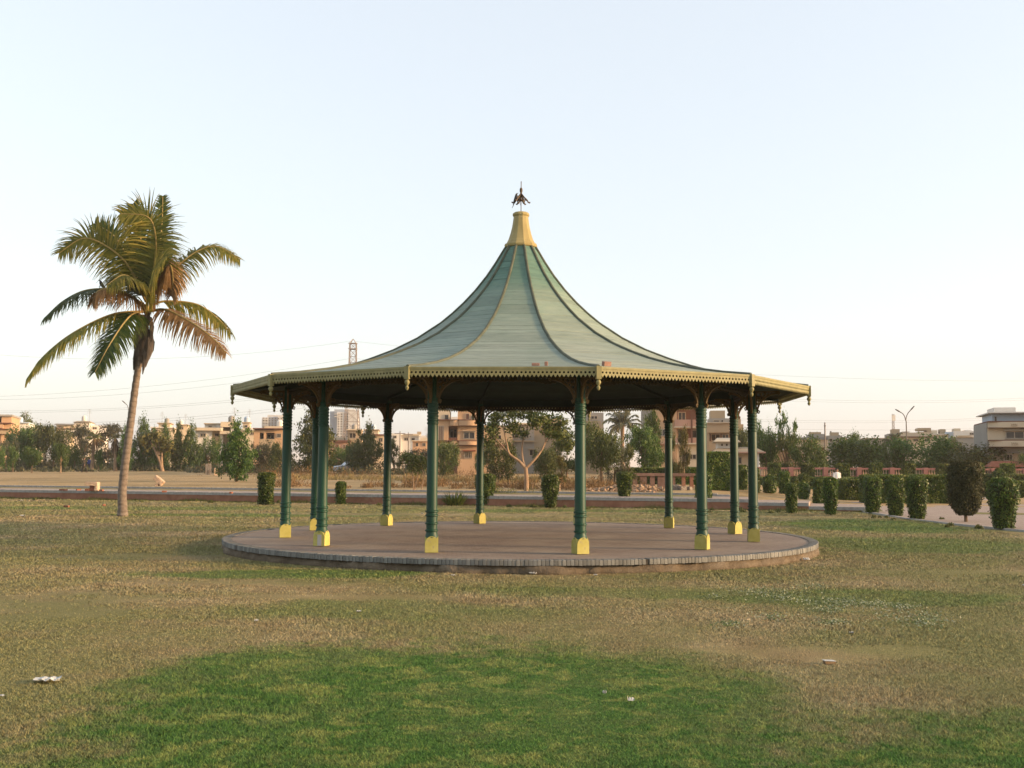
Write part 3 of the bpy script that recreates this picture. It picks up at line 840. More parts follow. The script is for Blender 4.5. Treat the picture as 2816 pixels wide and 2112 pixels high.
# --- tree crowns, normalised: height 1, width 1
def crown_points(blobs, n, r, shell=0.6, nclump=60, csig=0.055):
    P, No = [], []
    vol = np.array([b[3] * b[4] * b[5] for b in blobs]) ** 0.67; vol = vol / vol.sum()
    for b, v in zip(blobs, vol):
        k = max(4, int(nclump * v)); m = max(10, int(n * v))
        d = r.normal(size=(k, 3)); d /= np.linalg.norm(d, axis=1, keepdims=True)
        cl = d * (shell + (1 - shell) * r.random((k, 1)))
        idx = r.integers(0, k, m)
        p = cl[idx] * np.array(b[3:6]) + np.array(b[:3]) + r.normal(0, csig, (m, 3)) * (0.6 + 0.8 * r.random((m, 1)))
        P.append(p); No.append(p - np.array(b[:3]) + r.normal(0, 0.15, (m, 3)))
    return np.concatenate(P), np.concatenate(No)
def crown_mesh(name, blobs, n, leaf, mat, seed, shell=0.6, nclump=60, csig=0.055, aspect=0.5):
    r = np.random.default_rng(seed)
    P, No = crown_points(blobs, n, r, shell, nclump, csig)
    for q in (0, 1):
        lo, hi = np.percentile(P[:, q], (1.5, 98.5)); P[:, q] = (P[:, q] - (lo + hi) / 2) / (hi - lo)
    P[:, 2] /= np.percentile(P[:, 2], 99)
    ok = P[:, 2] > 0.02; P, No = P[ok], No[ok]
    V, F = leaf_quads(P, No / np.maximum(np.linalg.norm(No, axis=1, keepdims=True), 1e-5) + r.normal(0, 0.6, P.shape), leaf, r, aspect)
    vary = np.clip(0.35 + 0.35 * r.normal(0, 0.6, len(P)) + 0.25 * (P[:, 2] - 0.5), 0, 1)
    return np_mesh(name, V, F, mat, False, vary)
def rblobs(kind, r):
    B = []
    if kind == 'round':
        B = [(0, 0, 0.58, 0.36, 0.36, 0.34)]
        for i in range(9):
            a = r.random() * 6.28; e = r.random()
            B.append((0.30 * math.cos(a), 0.30 * math.sin(a), 0.38 + 0.42 * e, 0.20, 0.20, 0.17))
    elif kind == 'dome':                                # foliage to the ground
        B = [(0, 0, 0.42, 0.40, 0.40, 0.42)]
        for i in range(12):
            a = r.random() * 6.28; e = r.random()
            B.append((0.34 * math.cos(a), 0.34 * math.sin(a), 0.15 + 0.62 * e * (0.8 + 0.3 * r.random()), 0.18, 0.18, 0.16))
    elif kind == 'cone':
        for i in range(16):
            e = (i + 0.5) / 16; a = r.random() * 6.28; w = 0.46 * math.sin(math.pi * min(1, 0.18 + 0.80 * e)) ** 0.8 * (1 - 0.35 * e)
            d = w * 0.5 * r.random()
            B.append((d * math.cos(a), d * math.sin(a), 0.08 + 0.86 * e, w * 0.72, w * 0.72, 0.11))
    elif kind == 'sparse':
        for i in range(13):
            a = r.random() * 6.28; d = 0.40 * math.sqrt(r.random()); 
            B.append((d * math.cos(a), d * math.sin(a), 0.52 + 0.42 * r.random() * (1 - d), 0.13, 0.13, 0.085))
    elif kind == 'shrub':
        for i in range(7):
            a = r.random() * 6.28; d = 0.30 * math.sqrt(r.random())
            B.append((d * math.cos(a), d * math.sin(a), 0.25 + 0.42 * r.random(), 0.22, 0.22, 0.24))
    elif kind == 'airy':                                # upright, gaps between clumps
        for i in range(14):
            e = r.random(); a = r.random() * 6.28; d = 0.34 * (1 - 0.6 * e) * math.sqrt(r.random())
            B.append((d * math.cos(a), d * math.sin(a), 0.22 + 0.72 * e, 0.13 * (1.2 - 0.5 * e), 0.13 * (1.2 - 0.5 * e), 0.10))
    return B
CROWN = {}
for kind, n, leaf, nc, cs, sh in (('round', 8000, 0.026, 130, 0.045, 0.7), ('dome', 9000, 0.026, 160, 0.045, 0.7), ('cone', 8000, 0.026, 170, 0.035, 0.55),
                                  ('sparse', 3600, 0.028, 60, 0.035, 0.5), ('shrub', 4200, 0.034, 60, 0.06, 0.6), ('airy', 5200, 0.027, 90, 0.035, 0.5)):
    for mk in M_tree:
        if mk == 'straw' or (mk in ('brown', 'pale', 'grey') and kind in ('cone', 'dome')): continue
        for s in range(2):
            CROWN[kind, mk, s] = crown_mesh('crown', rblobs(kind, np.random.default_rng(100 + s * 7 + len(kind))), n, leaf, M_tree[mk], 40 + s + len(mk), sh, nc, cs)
tree_i = [0]
def tree(name, label, px, ytop, wpx, Y, kind, mk, trunk=0.35, group=None, bark=None, lean=0.0, sink=0.0, cat='tree', ybase=None):
    i = tree_i[0]; tree_i[0] += 1
    x = X(px, Y); z0 = gzf(x, Y) - sink
    H = Z(px, ytop, Y) - z0; W = M(wpx, Y)
    t = thing(name, label, cat, (x, Y, z0), 0, group)
    c = obj('crown', CROWN[kind, mk, i % 2], t)
    c.scale = (W * 1.02, W * 1.02, H); c.rotation_euler = (0, 0, i * 2.399)
    r = random.Random(i * 13 + 5)
    mb = MB(); rad = max(0.035, 0.018 * H + 0.02)
    top = 0.62 if kind not in ('shrub', 'dome') else 0.4
    mb.tube([(0, 0, -0.1), (lean * H * 0.3 + r.uniform(-.02, .02) * H, 0, H * 0.22), (lean * H * 0.6, r.uniform(-.03, .03) * H, H * top)], [rad * 1.25, rad * 0.9, rad * 0.4], 7)
    for q in range(5):
        a = r.random() * 6.28; d = W * r.uniform(0.18, 0.36); zb = H * r.uniform(0.15, 0.38)
        mb.tube([(lean * zb, 0, zb), (d * 0.55 * math.cos(a), d * 0.55 * math.sin(a), zb + H * 0.14), (d * math.cos(a), d * math.sin(a), zb + H * r.uniform(0.25, 0.42))],
                [rad * 0.6, rad * 0.4, rad * 0.12], 5)
    obj('trunk', mb.mesh('trunk', bark or M_bark, True), t)
    return t

# --- coconut palm
M_frond = leaf_mat('palm_leaflet', (0.040, 0.065, 0.009), (0.150, 0.155, 0.024), (0.38, 0.29, 0.058), 0.42, 0.45, 0.0)
M_frond_g = leaf_mat('palm_leaflet_green', (0.014, 0.036, 0.008), (0.046, 0.078, 0.016), (0.14, 0.145, 0.032), 0.35, 0.45, 0.0)
M_frond_d = leaf_mat('palm_leaflet_dry', (0.10, 0.055, 0.020), (0.20, 0.115, 0.045), (0.32, 0.20, 0.09), 0.25, 0.7, 0.0)
M_rachis = surf('palm_midrib', (0.20, 0.155, 0.045), (0.30, 0.22, 0.08), 5, 0.6)
M_ptrunk = None
def catmull(P, n):
    P = [Vector(p) for p in P]
    Q = [P[0] * 2 - P[1]] + P + [P[-1] * 2 - P[-2]]
    out = []
    for i in range(len(P) - 1):
        p0, p1, p2, p3 = Q[i:i + 4]
        for k in range(n):
            t = k / n
            out.append(0.5 * ((2 * p1) + (p2 - p0) * t + (2 * p0 - 5 * p1 + 4 * p2 - p3) * t * t + (3 * p1 - p0 - 3 * p2 + p3) * t ** 3))
    out.append(P[-1])
    return out
def frond_mesh(pts, L, face=0.4, droop=0.5, npair=58, seed=1, thin=0.0, mat=None, start=0.14, w=0.058, brown_tip=0.5):
    """leaflets of one frond along a midrib curve; face=1 turns its blade to the viewer, droop pulls leaflets down"""
    r = np.random.default_rng(seed)
    cv = catmull(pts, 14)
    d = [0.0]
    for a, b in zip(cv, cv[1:]): d.append(d[-1] + (b - a).length)
    tot = d[-1]; d = np.array(d); arr = np.array([tuple(p) for p in cv])
    V, F, vary = [], [], []
    for i in range(npair):
        u = start + (1 - start) * (i + 0.5) / npair
        s = u * tot
        p = np.array([np.interp(s, d, arr[:, k]) for k in range(3)])
        e = 0.03 * tot
        q = np.array([np.interp(min(tot, s + e), d, arr[:, k]) for k in range(3)]); q0 = np.array([np.interp(max(0, s - e), d, arr[:, k]) for k in range(3)])
        tg = (q - q0); tg /= np.linalg.norm(tg) + 1e-9
        nrm = np.array([0, -1.0, 0]) * face + np.array([0, 0, 1.0]) * (1 - face)
        side = np.cross(tg, nrm); side /= np.linalg.norm(side) + 1e-9
        ln = L * (math.sin(math.pi * min(1, 0.20 + 0.75 * u)) ** 0.6) * (0.85 + 0.3 * r.random())
        for sg in (-1, 1):
            if r.random() < thin: continue
            dirv = side * sg * 0.95 + tg * (0.36 + 0.55 * u ** 3) + r.normal(0, 0.09, 3)
            dirv += np.array([0, 0, -0.15]); dirv /= np.linalg.norm(dirv)
            b = len(V); pp = p.copy(); cur = dirv.copy()
            wv = np.cross(cur, nrm); wv /= np.linalg.norm(wv) + 1e-9
            nseg = 4
            for k in range(nseg + 1):
                ww = w * (1.0 if k < 2 else (1 - (k - 1) / (nseg - 0.6)))
                V.append(pp - wv * ww * 0.5); V.append(pp + wv * ww * 0.5)
                cur = cur + np.array([0, 0, -droop * (0.30 + 0.25 * k)]) * (0.6 + 0.8 * r.random()); cur /= np.linalg.norm(cur)
                pp = pp + cur * ln / nseg
            for k in range(nseg): F.append((b + 2 * k, b + 2 * k + 1, b + 2 * k + 3, b + 2 * k + 2)); vary.append(min(1, max(0, r.normal(0.40 + brown_tip * 0.4 * (k / nseg) + 0.15 * u, 0.16))))
    return np_mesh('leaflets', np.array(V), np.array(F), mat or M_frond, False, np.array(vary)), cv

PALM_Y = 38.8
def pp(x, y, dy=0.0):                             # measured on an enlarged view of the crown
    return at(x / 2.676, 480 + y / 2.676, PALM_Y + dy)
palm_base = Vector((X(346, PALM_Y), PALM_Y, 0.0))
palm = thing('coconut_palm', 'tall coconut palm with windswept yellowing fronds on the dry lawn', 'palm tree', palm_base)
def mk_trunk_mat():
    m, nt, b = new_mat('ringed_palm_trunk')
    v = coord(nt, 'Object')
    wv = nt.nodes.new('ShaderNodeTexWave'); wv.wave_type = 'BANDS'; wv.bands_direction = 'Z'
    wv.inputs['Scale'].default_value = 1.7; wv.inputs['Distortion'].default_value = 5.0; wv.inputs['Detail'].default_value = 3; wv.inputs['Detail Scale'].default_value = 2
    nt.links.new(v, wv.inputs['Vector'])
    c = ramp(nt, wv.outputs['Fac'], (0.02, (0.135, 0.108, 0.085)), (0.16, (0.170, 0.138, 0.110)), (0.9, (0.188, 0.154, 0.124)))
    k = noise(nt, v, 6, 5, 0.65)
    c = mix_c(nt, 1.0, c, ramp(nt, k, (0.3, (0.62, 0.58, 0.55)), (0.7, (1.1, 1.08, 1.05))), 'MULTIPLY')
    nt.links.new(c, b.inputs['Base Color']); b.inputs['Roughness'].default_value = 0.9
    bump(nt, b, math_n(nt, 'ADD', math_n(nt, 'MULTIPLY', wv.outputs['Fac'], 0.4), k), 0.5, 0.02)
    return m
M_ptrunk = mk_trunk_mat()
tpts = [(346, 1424, .21), (345, 1396, .165), (343, 1350, .150), (347, 1290, .142), (354, 1220, .136), (362, 1140, .130), (370, 1060, .122), (377, 1000, .118), (385, 930, .14), (394, 865, .13)]
ctr = [at(x, y, PALM_Y) - palm_base for x, y, r_ in tpts]
ctr[0].z = -0.08
sm = catmull(ctr, 10); rad = np.interp(np.linspace(0, 9, len(sm)), range(10), [t[2] for t in tpts])
rad = [r_ * (1 + 0.05 * math.sin(i * 1.9)) for i, r_ in enumerate(rad)]
mb = MB(); mb.tube(sm, rad, 14)
obj('trunk', mb.mesh('trunk', M_ptrunk, True), palm)
FR = [  # control points (x, y, depth), leaflet length, face, droop, material, thin
    ([(1045, 1000, 0), (800, 1025, -.6), (520, 1160, -1.2), (310, 1330, -1.5), (190, 1500, -1.6)], .62, .15, .55, 'm', .12),
    ([(1040, 1000, 0), (930, 1040, -.9), (800, 1230, -1.6), (690, 1450, -1.9)], .55, .55, .35, 'g', .05),
    ([(1045, 970, 0), (860, 850, .3), (620, 840, .6), (440, 920, .8), (300, 1050, .9)], .62, .25, .50, 'g', .05),
    ([(1045, 960, 0), (920, 880, -.6), (800, 830, -1.0), (690, 850, -1.3), (650, 930, -1.4)], .58, .2, .75, 'd', .2),
    ([(1050, 930, 0), (900, 650, -.7), (720, 500, -1.1), (560, 455, -1.3), (395, 560, -1.4)], .66, .75, .30, 'm', .04),
    ([(1050, 920, 0), (920, 640, .6), (800, 440, 1.1), (650, 340, 1.5)], .66, .8, .10, 'g', .03),
    ([(1065, 910, 0), (1105, 640, -.8), (1105, 430, -1.3), (1040, 290, -1.5), (840, 265, -1.6)], .74, .85, .30, 'm', .02),
    ([(1065, 910, 0), (1130, 560, .2), (1150, 330, .3), (1150, 135, .4)], .34, .8, .05, 'g', .05),
    ([(1060, 910, 0), (1010, 600, .9), (980, 350, 1.3), (930, 190, 1.6)], .55, .9, .05, 'g', .25),
    ([(1075, 930, 0), (1200, 740, .2), (1300, 640, .4), (1430, 545, .6), (1570, 515, .7), (1735, 610, .8)], .60, .45, .45, 'm', .05),
    ([(1080, 960, 0), (1200, 925, .2), (1430, 950, .5), (1590, 1060, .7), (1680, 1160, .8)], .62, .3, .60, 'm', .12),
    ([(1085, 1000, 0), (1200, 990, -.5), (1400, 1090, -.9), (1560, 1210, -1.2), (1650, 1310, -1.3)], .62, .35, .50, 'd', .12),
    ([(1075, 930, 0), (1150, 740, -.7), (1215, 650, -1.0), (1245, 760, -1.1), (1235, 880, -1.1)], .60, .5, .8, 'd', .1),
    ([(1055, 930, 0), (960, 780, -1.0), (870, 730, -1.7), (760, 800, -2.0)], .60, .4, .5, 'm', .05),
    ([(1065, 920, 0), (1100, 700, 1.0), (1150, 560, 1.9), (1230, 480, 2.6)], .50, .7, .25, 'g', .35),
    ([(1060, 930, 0), (1090, 780, -.8), (1130, 650, -1.5), (1190, 590, -2.0)], .60, .6, .4, 'm', .1),
]
for i, (c, L, face, droop, mk, thin) in enumerate(FR):
    P = [pp(*q) - palm_base for q in c]
    me, cv = frond_mesh(P, L * 1.75, face, droop * .85, 110, 50 + i, thin * .7, {'m': M_frond, 'g': M_frond_g, 'd': M_frond_d}[mk])
    rb = MB(); k = len(cv); rb.tube(cv, [0.045 * (1 - 0.85 * j / (k - 1)) ** 1.0 + 0.006 for j in range(k)], 6)
    fr = obj('frond', rb.mesh('midrib', M_rachis, True), palm)
    obj('leaflets', me, fr)
# dead sheaths hanging under the crown
M_sheath = surf('dead_sheath', (0.070, 0.058, 0.048), (0.160, 0.130, 0.108), 6, 0.95, (1, 1, .3), .5, .02)
for i in range(34):
    a = i * 2.399; r = random.Random(i)
    top = pp(1050 + r.uniform(-30, 40), r.uniform(1020, 1190)) - palm_base
    ln = r.uniform(0.7, 1.5); rr = 0.16 + 0.13 * r.random()
    c, s = math.cos(a), math.sin(a)
    pts = [top + Vector((c * 0.10, s * 0.10, 0.05)), top + Vector((c * rr - .05 * ln, s * rr, -ln * 0.35)), top + Vector((c * (rr + .04) - .10 * ln, s * (rr + .04), -ln * 0.7)), top + Vector((c * (rr - .02) - .14 * ln, s * (rr - .02), -ln))]
    mb = MB(); mb.tube(pts, [0.05, 0.10, 0.075, 0.014], 6, flat=0.25, up=(c, s, 0))
    obj('dead_sheath', mb.mesh('dead_sheath', M_sheath, True), palm)
for i in range(9):
    a = i * 0.7; r = random.Random(90 + i)
    p0 = pp(1062, 1010) - palm_base; p1 = p0 + Vector((math.cos(a) * 0.22, math.sin(a) * 0.22, 0.35))
    mb = MB(); mb.tube([p0 + Vector((0, 0, -.2)), (p0 + p1) / 2 + Vector((math.cos(a) * .05, math.sin(a) * .05, 0)), p1], [.085, .07, .035], 6, flat=.6)
    obj('leaf_base', mb.mesh('leaf_base', M_rachis, True), palm)
mb = MB(); mb.lathe([(0.02, -0.15), (0.085, -0.10), (0.115, 0), (0.09, 0.10), (0.03, 0.15)], 12)
obj('coconut', mb.mesh('coconut', surf('coconut_husk', (0.06, 0.055, 0.02), (0.11, 0.09, 0.035), 8, .7), True), palm, pp(1203, 1055, -.3) - palm_base)
st = MB(); st.tube([pp(1090, 1000) - palm_base, pp(1170, 1000, -.2) - palm_base, pp(1203, 1030, -.3) - palm_base], [.02, .016, .012], 5)
obj('fruit_stalk', st.mesh('fruit_stalk', M_rachis), palm)
# crow perched on the palm
M_crow = surf('black_feathers', (0.010, 0.010, 0.012), (0.022, 0.021, 0.022), 12, .5)
def crow(loc, rz, label, tilt=0.0, s=1.0):
    t = thing('crow', label, 'bird', loc, rz); t.scale = (s, s, s)
    mb = MB(); mb.tube([(-.15, 0, .10), (-.06, 0, .13), (.04, 0, .17), (.11, 0, .22), (.145, 0, .255), (.18, 0, .262), (.20, 0, .258)], [.022, .052, .068, .055, .038, .030, .010], 10)
    body = obj('body', mb.mesh('body', M_crow, True), t); body.rotation_euler = (0, -tilt, 0)
    for nm, pts, rd in (('tail', [(-.10, 0, .11), (-.20, 0, .06), (-.30, 0, .03)], [.03, .035, .028]), ('beak', [(.185, 0, .26), (.22, 0, .253), (.25, 0, .243)], [.014, .010, .003])):
        mb = MB(); mb.tube(pts, rd, 6, flat=.35 if nm == 'tail' else 1); o = obj(nm, mb.mesh(nm, M_crow, True), t); o.rotation_euler = (0, -tilt, 0)
    for s in (-1, 1):
        mb = MB(); mb.tube([(.07, s * .05, .19), (-.04, s * .065, .14), (-.20, s * .03, .07)], [.03, .045, .010], 6, flat=.4, up=(0, 1, 0)); o = obj('wing', mb.mesh('wing', M_crow, True), t); o.rotation_euler = (0, -tilt, 0)
        mb = MB(); mb.tube([(.02, s * .025, .13), (.03, s * .025, .0)], .007, 5); obj('leg', mb.mesh('leg', M_crow), t)
crow(pp(706, 835, .45), math.pi, 'black crow perched on a drooping palm frond', .5)
p_ = at(1424, 548, 25.44)
crow(p_, 0.1, 'dark crow clinging to the iron finial on the roof', .8, .68)
# ------------------------------------------------------------------ path, plaza, walls
M_path = paver_mat('path_pavers', (0.32, 0.242, 0.195), (0.38, 0.290, 0.240), (0.36, 0.295, 0.235), 4.0)
M_redwall = surf('red_brick_wall', (0.215, 0.098, 0.062), (0.32, 0.16, 0.10), 2.2, 0.9, (1, 1, 1), 0.4, 0.02, 0, 0.2, (0.28, 0.165, 0.10), 0.60, 1.3)
M_kerb2 = surf('pale_kerb_block', (0.25, 0.24, 0.225), (0.37, 0.355, 0.33), 7, 0.9, (1, 1, 1), 0.35, 0.006)
DIRP = Vector((1, -0.29, 0)).normalized(); RZP = math.atan2(-0.29, 1)
def on_line(x, t=0.0):                                # point at abscissa x on the wall line, t metres beyond
    return Vector((x, 50.4 - 0.29 * x + t, 0))
# raised path in three levels (steps down towards the plaza)
levels = [(-60.0, 10.3, 0.46), (10.3, 12.7, 0.33), (12.7, 15.0, 0.19)]
wall = thing('retaining_wall', 'long red brick retaining wall with grey kerb along the raised path', 'wall', on_line(0), RZP)
nrm = 1 / math.cos(RZP)
for x0, x1, z in levels:
    a, b = x0 * nrm, x1 * nrm
    mb = MB(); mb.box(a, b, 0.0, 0.16, -0.2, z - 0.13)
    obj('brick_face', mb.mesh('brick_face', M_redwall), wall)
    kb = MB(); n = int((b - a) / 0.085)
    for i in range(n):
        u0 = a + (b - a) * i / n; u1 = a + (b - a) * (i + 1) / n - 0.009
        j = rnd.uniform(-0.006, 0.006)
        kb.box(u0, u1, -0.03 + j, 0.20, z - 0.128, z + 0.012 + rnd.uniform(-.005, .004))
    kb.box(a, b, 0.0, 0.195, z - 0.129, z - 0.004)
    tag(obj('kerb_course', kb.mesh('kerb_course', M_kerb2), wall), kind='stuff')
    p = MB(); p.box(a, b, 0.205, 4.3, -0.3, z)
    tag(obj('path', p.mesh('path', M_path), None, on_line(0), RZP), 'pinkish paved path on top of the red brick wall', 'path', kind='structure')
fk = thing('far_kerb', 'low grey brick kerb on the far edge of the raised path', 'kerb', on_line(0, 0), RZP)
kb = MB(); a, b = -60 * nrm, 8.6 * nrm; n = int((b - a) / 0.09)
for i in range(n):
    u0 = a + (b - a) * i / n; kb.box(u0, u0 + (b - a) / n - .009, 4.31 + rnd.uniform(-.008, .008), 4.53, 0.3, 0.60 + rnd.uniform(-.005, .005))
kb.box(a, b, 4.33, 4.52, 0.29, 0.585)
tag(obj('kerb_course', kb.mesh('kerb_course', M_kerb2), fk), kind='stuff')
end = MB(); end.box(8.6 * nrm + 0.01, 8.6 * nrm + .6, 4.31, 4.53, .3, .55)
obj('end_block', end.mesh('end_block', M_kerb2), fk)
# plaza paving to the right
pz = MB()
edge = [(14.9, 46.6), (14.6, 43), (14.3, 39.5), (14.5, 36), (15.0, 32.5), (16.0, 29), (18.0, 25)]
outer = [(60, 25), (60, 80), (14, 80), (11.0, 62), (11.3, 52)]
poly = edge + outer
base = len(pz.v); pz.v += [(x, y, 0.045) for x, y in poly]; pz.f.append(tuple(range(len(poly))))
tag(obj('plaza', pz.mesh('plaza', M_path)), 'pinkish paved plaza between clipped hedges', 'paving', kind='structure')
ek = thing('lawn_edging', 'thin brick edging between lawn and paved plaza behind the clipped shrubs', 'kerb')
kb = MB()
for (x0, y0), (x1, y1) in zip(edge, edge[1:]):
    d = math.hypot(x1 - x0, y1 - y0); m = Matrix.Translation((x0, y0, 0)) @ Matrix.Rotation(math.atan2(y1 - y0, x1 - x0), 4, 'Z')
    kb.box(0, d, -0.10, 0.0, -0.1, 0.06, m)
obj('edging_course', kb.mesh('edging_course', M_kerb2), ek)
# grass inset in the plaza
gi = MB(); gi.v += [(18.3, 43.2, .052), (20.6, 42.6, .052), (20.9, 44.6, .052), (18.5, 45.2, .052)]; gi.f.append((0, 1, 2, 3))
tag(obj('planting_bed', gi.mesh('planting_bed', M_lawn)), 'small worn grass bed set in the paved plaza', 'flower bed', kind='structure')

# --- shrubs on the lawn along the wall and the plaza edge: (px, base py, top py, width px, label)
LAWNB = [
    (736, 1388, 1301, 50, 'column', 'tall clipped shrub with a notched top against the red wall near the palm'),
    (941, 1386, 1326, 31, 'column', 'smallest clipped shrub, a narrow square post, in front of the red wall'),
    (1336, 1390, 1305, 58, 'vase', 'broad clipped shrub half hidden behind a rear pavilion column'),
    (1514, 1396, 1308, 50, 'vase', 'clipped shrub alone between two pavilion columns with a pale post behind it'),
    (1717, 1391, 1318, 43, 'vase', 'clipped flat-topped shrub in front of the rubble heap and broken wall'),
    (1934, 1396, 1311, 50, 'column', 'clipped shrub behind a front pavilion column before the tall hedge block'),
    (2174, 1411, 1331, 33, 'column', 'narrow clipped shrub standing against the first step of the brick wall'),
    (2281, 1416, 1316, 43, 'vase', 'clipped shrub standing before the lowest step of the brick wall'),
    (2396, 1411, 1314, 53, 'vase', 'clipped flat-topped shrub at the lawn edge beside the end of the brick wall'),
    (2459, 1420, 1314, 56, 'vase', 'clipped shrub touching its neighbour, second from the end of the brick wall'),
    (2517, 1429, 1314, 60, 'vase', 'clipped shrub with a stray sprig beside the dark conifer'),
    (2753, 1455, 1316, 80, 'vase', 'largest clipped broadleaf shrub at the lawn edge beyond the dark conifer'),
]
for i, (px, yb, yt, w, kind, lab) in enumerate(LAWNB):
    Y = gdist(px, yb); x = X(px, Y)
    b = make_bush('clipped_shrub', lab, 'shrub', (x, Y, gzf(x, Y)), M(w, Y), M(yb - yt, Y), kind, None, 4600, 0.030 if Y > 45 else 0.027, 60 + i, 0.03, 'clipped shrubs along the lawn')
Y = gdist(2650, 1437); x = X(2650, Y)
make_bush('clipped_conifer', 'dark brownish conifer clipped into an urn shape on a bare stem', 'conifer', (x, Y, 0), M(100, Y), M(165, Y), 'conifer', M_conif, 11000, 0.026, 91, 0.13, None, 2.2)
# sprig on the shrub next to the conifer: a low leafy plant by the wall
def tuft(name, label, loc, n, h, spread, mat, seed, w=0.03, cat='plant', droop=0.3, group=None):
    r = np.random.default_rng(seed); V, F, va = [], [], []
    for i in range(n):
        a = r.random() * 6.28; d = spread * 0.35 * math.sqrt(r.random()); l = h * (0.5 + 0.6 * r.random()); o = r.random() * 0.9
        p = np.array([d * math.cos(a), d * math.sin(a), -0.02]); cur = np.array([math.cos(a) * o * spread / h, math.sin(a) * o * spread / h, 1.0]); cur /= np.linalg.norm(cur)
        sd = np.array([-math.sin(a), math.cos(a), 0.0]); b = len(V)
        for k in range(4):
            ww = w * (0.7, 1.0, 0.7, 0.05)[k]; V += [p - sd * ww / 2, p + sd * ww / 2]
            p = p + cur * l / 3; cur = cur + np.array([math.cos(a), math.sin(a), -1.0]) * droop * 0.4; cur /= np.linalg.norm(cur)
        for k in range(3): F.append((b + 2 * k, b + 2 * k + 1, b + 2 * k + 3, b + 2 * k + 2)); va.append(r.random())
    t = thing(name, label, cat, loc, 0, group)
    obj('leaves', np_mesh('leaves', np.array(V), np.array(F), mat, False, np.array(va)), t)
    mb = MB(); mb.tube([(0, 0, -.05), (0, 0, h * .25)], [.03, .012], 5); obj('stem', mb.mesh('stem', M_bark), t)
    return t
Y = gdist(1253, 1390)
tuft('spiky_plant', 'low spreading leafy plant sprawling in front of the red wall', (X(1253, Y), Y, 0), 260, M(44, Y), M(62, Y), M_tree['dense'], 5, 0.05)

# --- clipped bushes and hedges on the plaza: (px centre, base py, top py, width px, kind, label)
PLZ = [
    (2115, 1370, 1321, 42, 'ball', 'round sunlit clipped ball shrub behind the stepped wall'),
    (2155, 1368, 1308, 32, 'column', 'square clipped shrub behind the round ball shrub'),
    (2207, 1379, 1331, 34, 'ball', 'low round clipped shrub behind the narrow shrub at the first step'),
    (2184, 1366, 1320, 27, 'ball', 'small dark clipped shrub in the second row behind the stepped wall'),
    (2208, 1362, 1311, 30, 'column', 'boxy clipped shrub standing just before the low hedges'),
    (2249, 1387, 1323, 35, 'column', 'dark clipped shrub close behind the shrub at the lowest step'),
    (2311, 1364, 1318, 24, 'column', 'slim clipped shrub beside the man in white'),
    (2041, 1366, 1300, 30, 'column', 'clipped shrub standing beside the tall square hedge block'),
    (2075, 1372, 1306, 30, 'column', 'clipped shrub behind the brick path beside the ball shrub'),
    (2744, 1366, 1290, 54, 'ball', 'loose rounded shrub with pale shoots behind the largest clipped shrub'),
]
for i, (px, yb, yt, w, kind, lab) in enumerate(PLZ):
    Y = gdist(px, yb, .05); x = X(px, Y)
    make_bush('plaza_shrub', lab, 'shrub', (x, Y, gzf(x, Y)), M(w, Y), M(yb - yt, Y), kind, None, 2400, 0.045, 160 + i, 0.02, 'clipped shrubs on the plaza')
def hedge_px(label, x0, x1, yb, yt, D, rz=0.0, seed=1, z=0.05, name='clipped_hedge', dens=600, leaf=.06, Y=None):
    pc = (x0 + x1) / 2
    if Y is None: Y = gdist(pc, yb, z)
    x = X(pc, Y)
    return make_hedge(name, label, (x, Y + D / 2, gzf(x, Y + D / 2)), M(x1 - x0, Y), D, M(yb - yt, Y), rz, None, dens, leaf, seed)
hedge_px('low clipped hedge block with a square end on the plaza', 2321, 2392, 1376, 1321, 1.4, 0, 3)
hedge_px('long flat-topped hedge behind the row of clipped shrubs', 2388, 2640, 1384, 1309, 1.6, -0.04, 4)
hedge_px('long low hedge behind the dark conifer towards the balustrade', 2690, 2860, 1366, 1306, 1.6, 0, 5)
hedge_px('small square hedge behind the largest clipped shrub', 2788, 2850, 1369, 1324, 1.2, 0, 6)
hedge_px('dark low hedge row in front of the pink balustrade', 2100, 2380, 1336, 1304, 1.5, 0, 7, .05, 'clipped_hedge', 260, .075, 84.5)
hedge_px('tall square hedge block rising behind the pavilion', 1947, 2007, 1357, 1254, 1.4, 0.0, 8, .35)
hedge_px('dark clipped hedge behind the broken wall', 1846, 1944, 1310, 1264, 1.2, 0, 9, .6, 'clipped_hedge', 500, .06, 74)
hedge_px('rough green hedge beneath the dense round tree beyond the broken wall', 1729, 1842, 1310, 1266, 1.2, 0, 10, .6, 'clipped_hedge', 500, .06, 75)
# square topiary along the balustrade
TOPL = ['square topiary block in front of the tall tuft-topped tree', 'square topiary block before the dark spreading small tree', 'square topiary block directly behind the man in white', 'square topiary block below the wide domed thicket tree',
        'square topiary block under the double street lamp', 'square topiary block beside the tall reeds', 'square topiary block half hidden by the dark conifer', 'square topiary block before the red tiled canopy']
for i, px in enumerate((2127, 2220, 2316, 2406, 2495, 2590, 2684, 2768)):
    Yb = 86.4; x = X(px, Yb); w = M(30, Yb)
    t = make_hedge('square_topiary', TOPL[i], (x, Yb, gzf(x, Yb)), w, w * .9, Z(px, 1274.5 + (i % 3), Yb) - gzf(x, Yb), 0, None, 420, .065, 200 + i, 'topiary blocks along the balustrade')
    t['category'] = 'topiary'

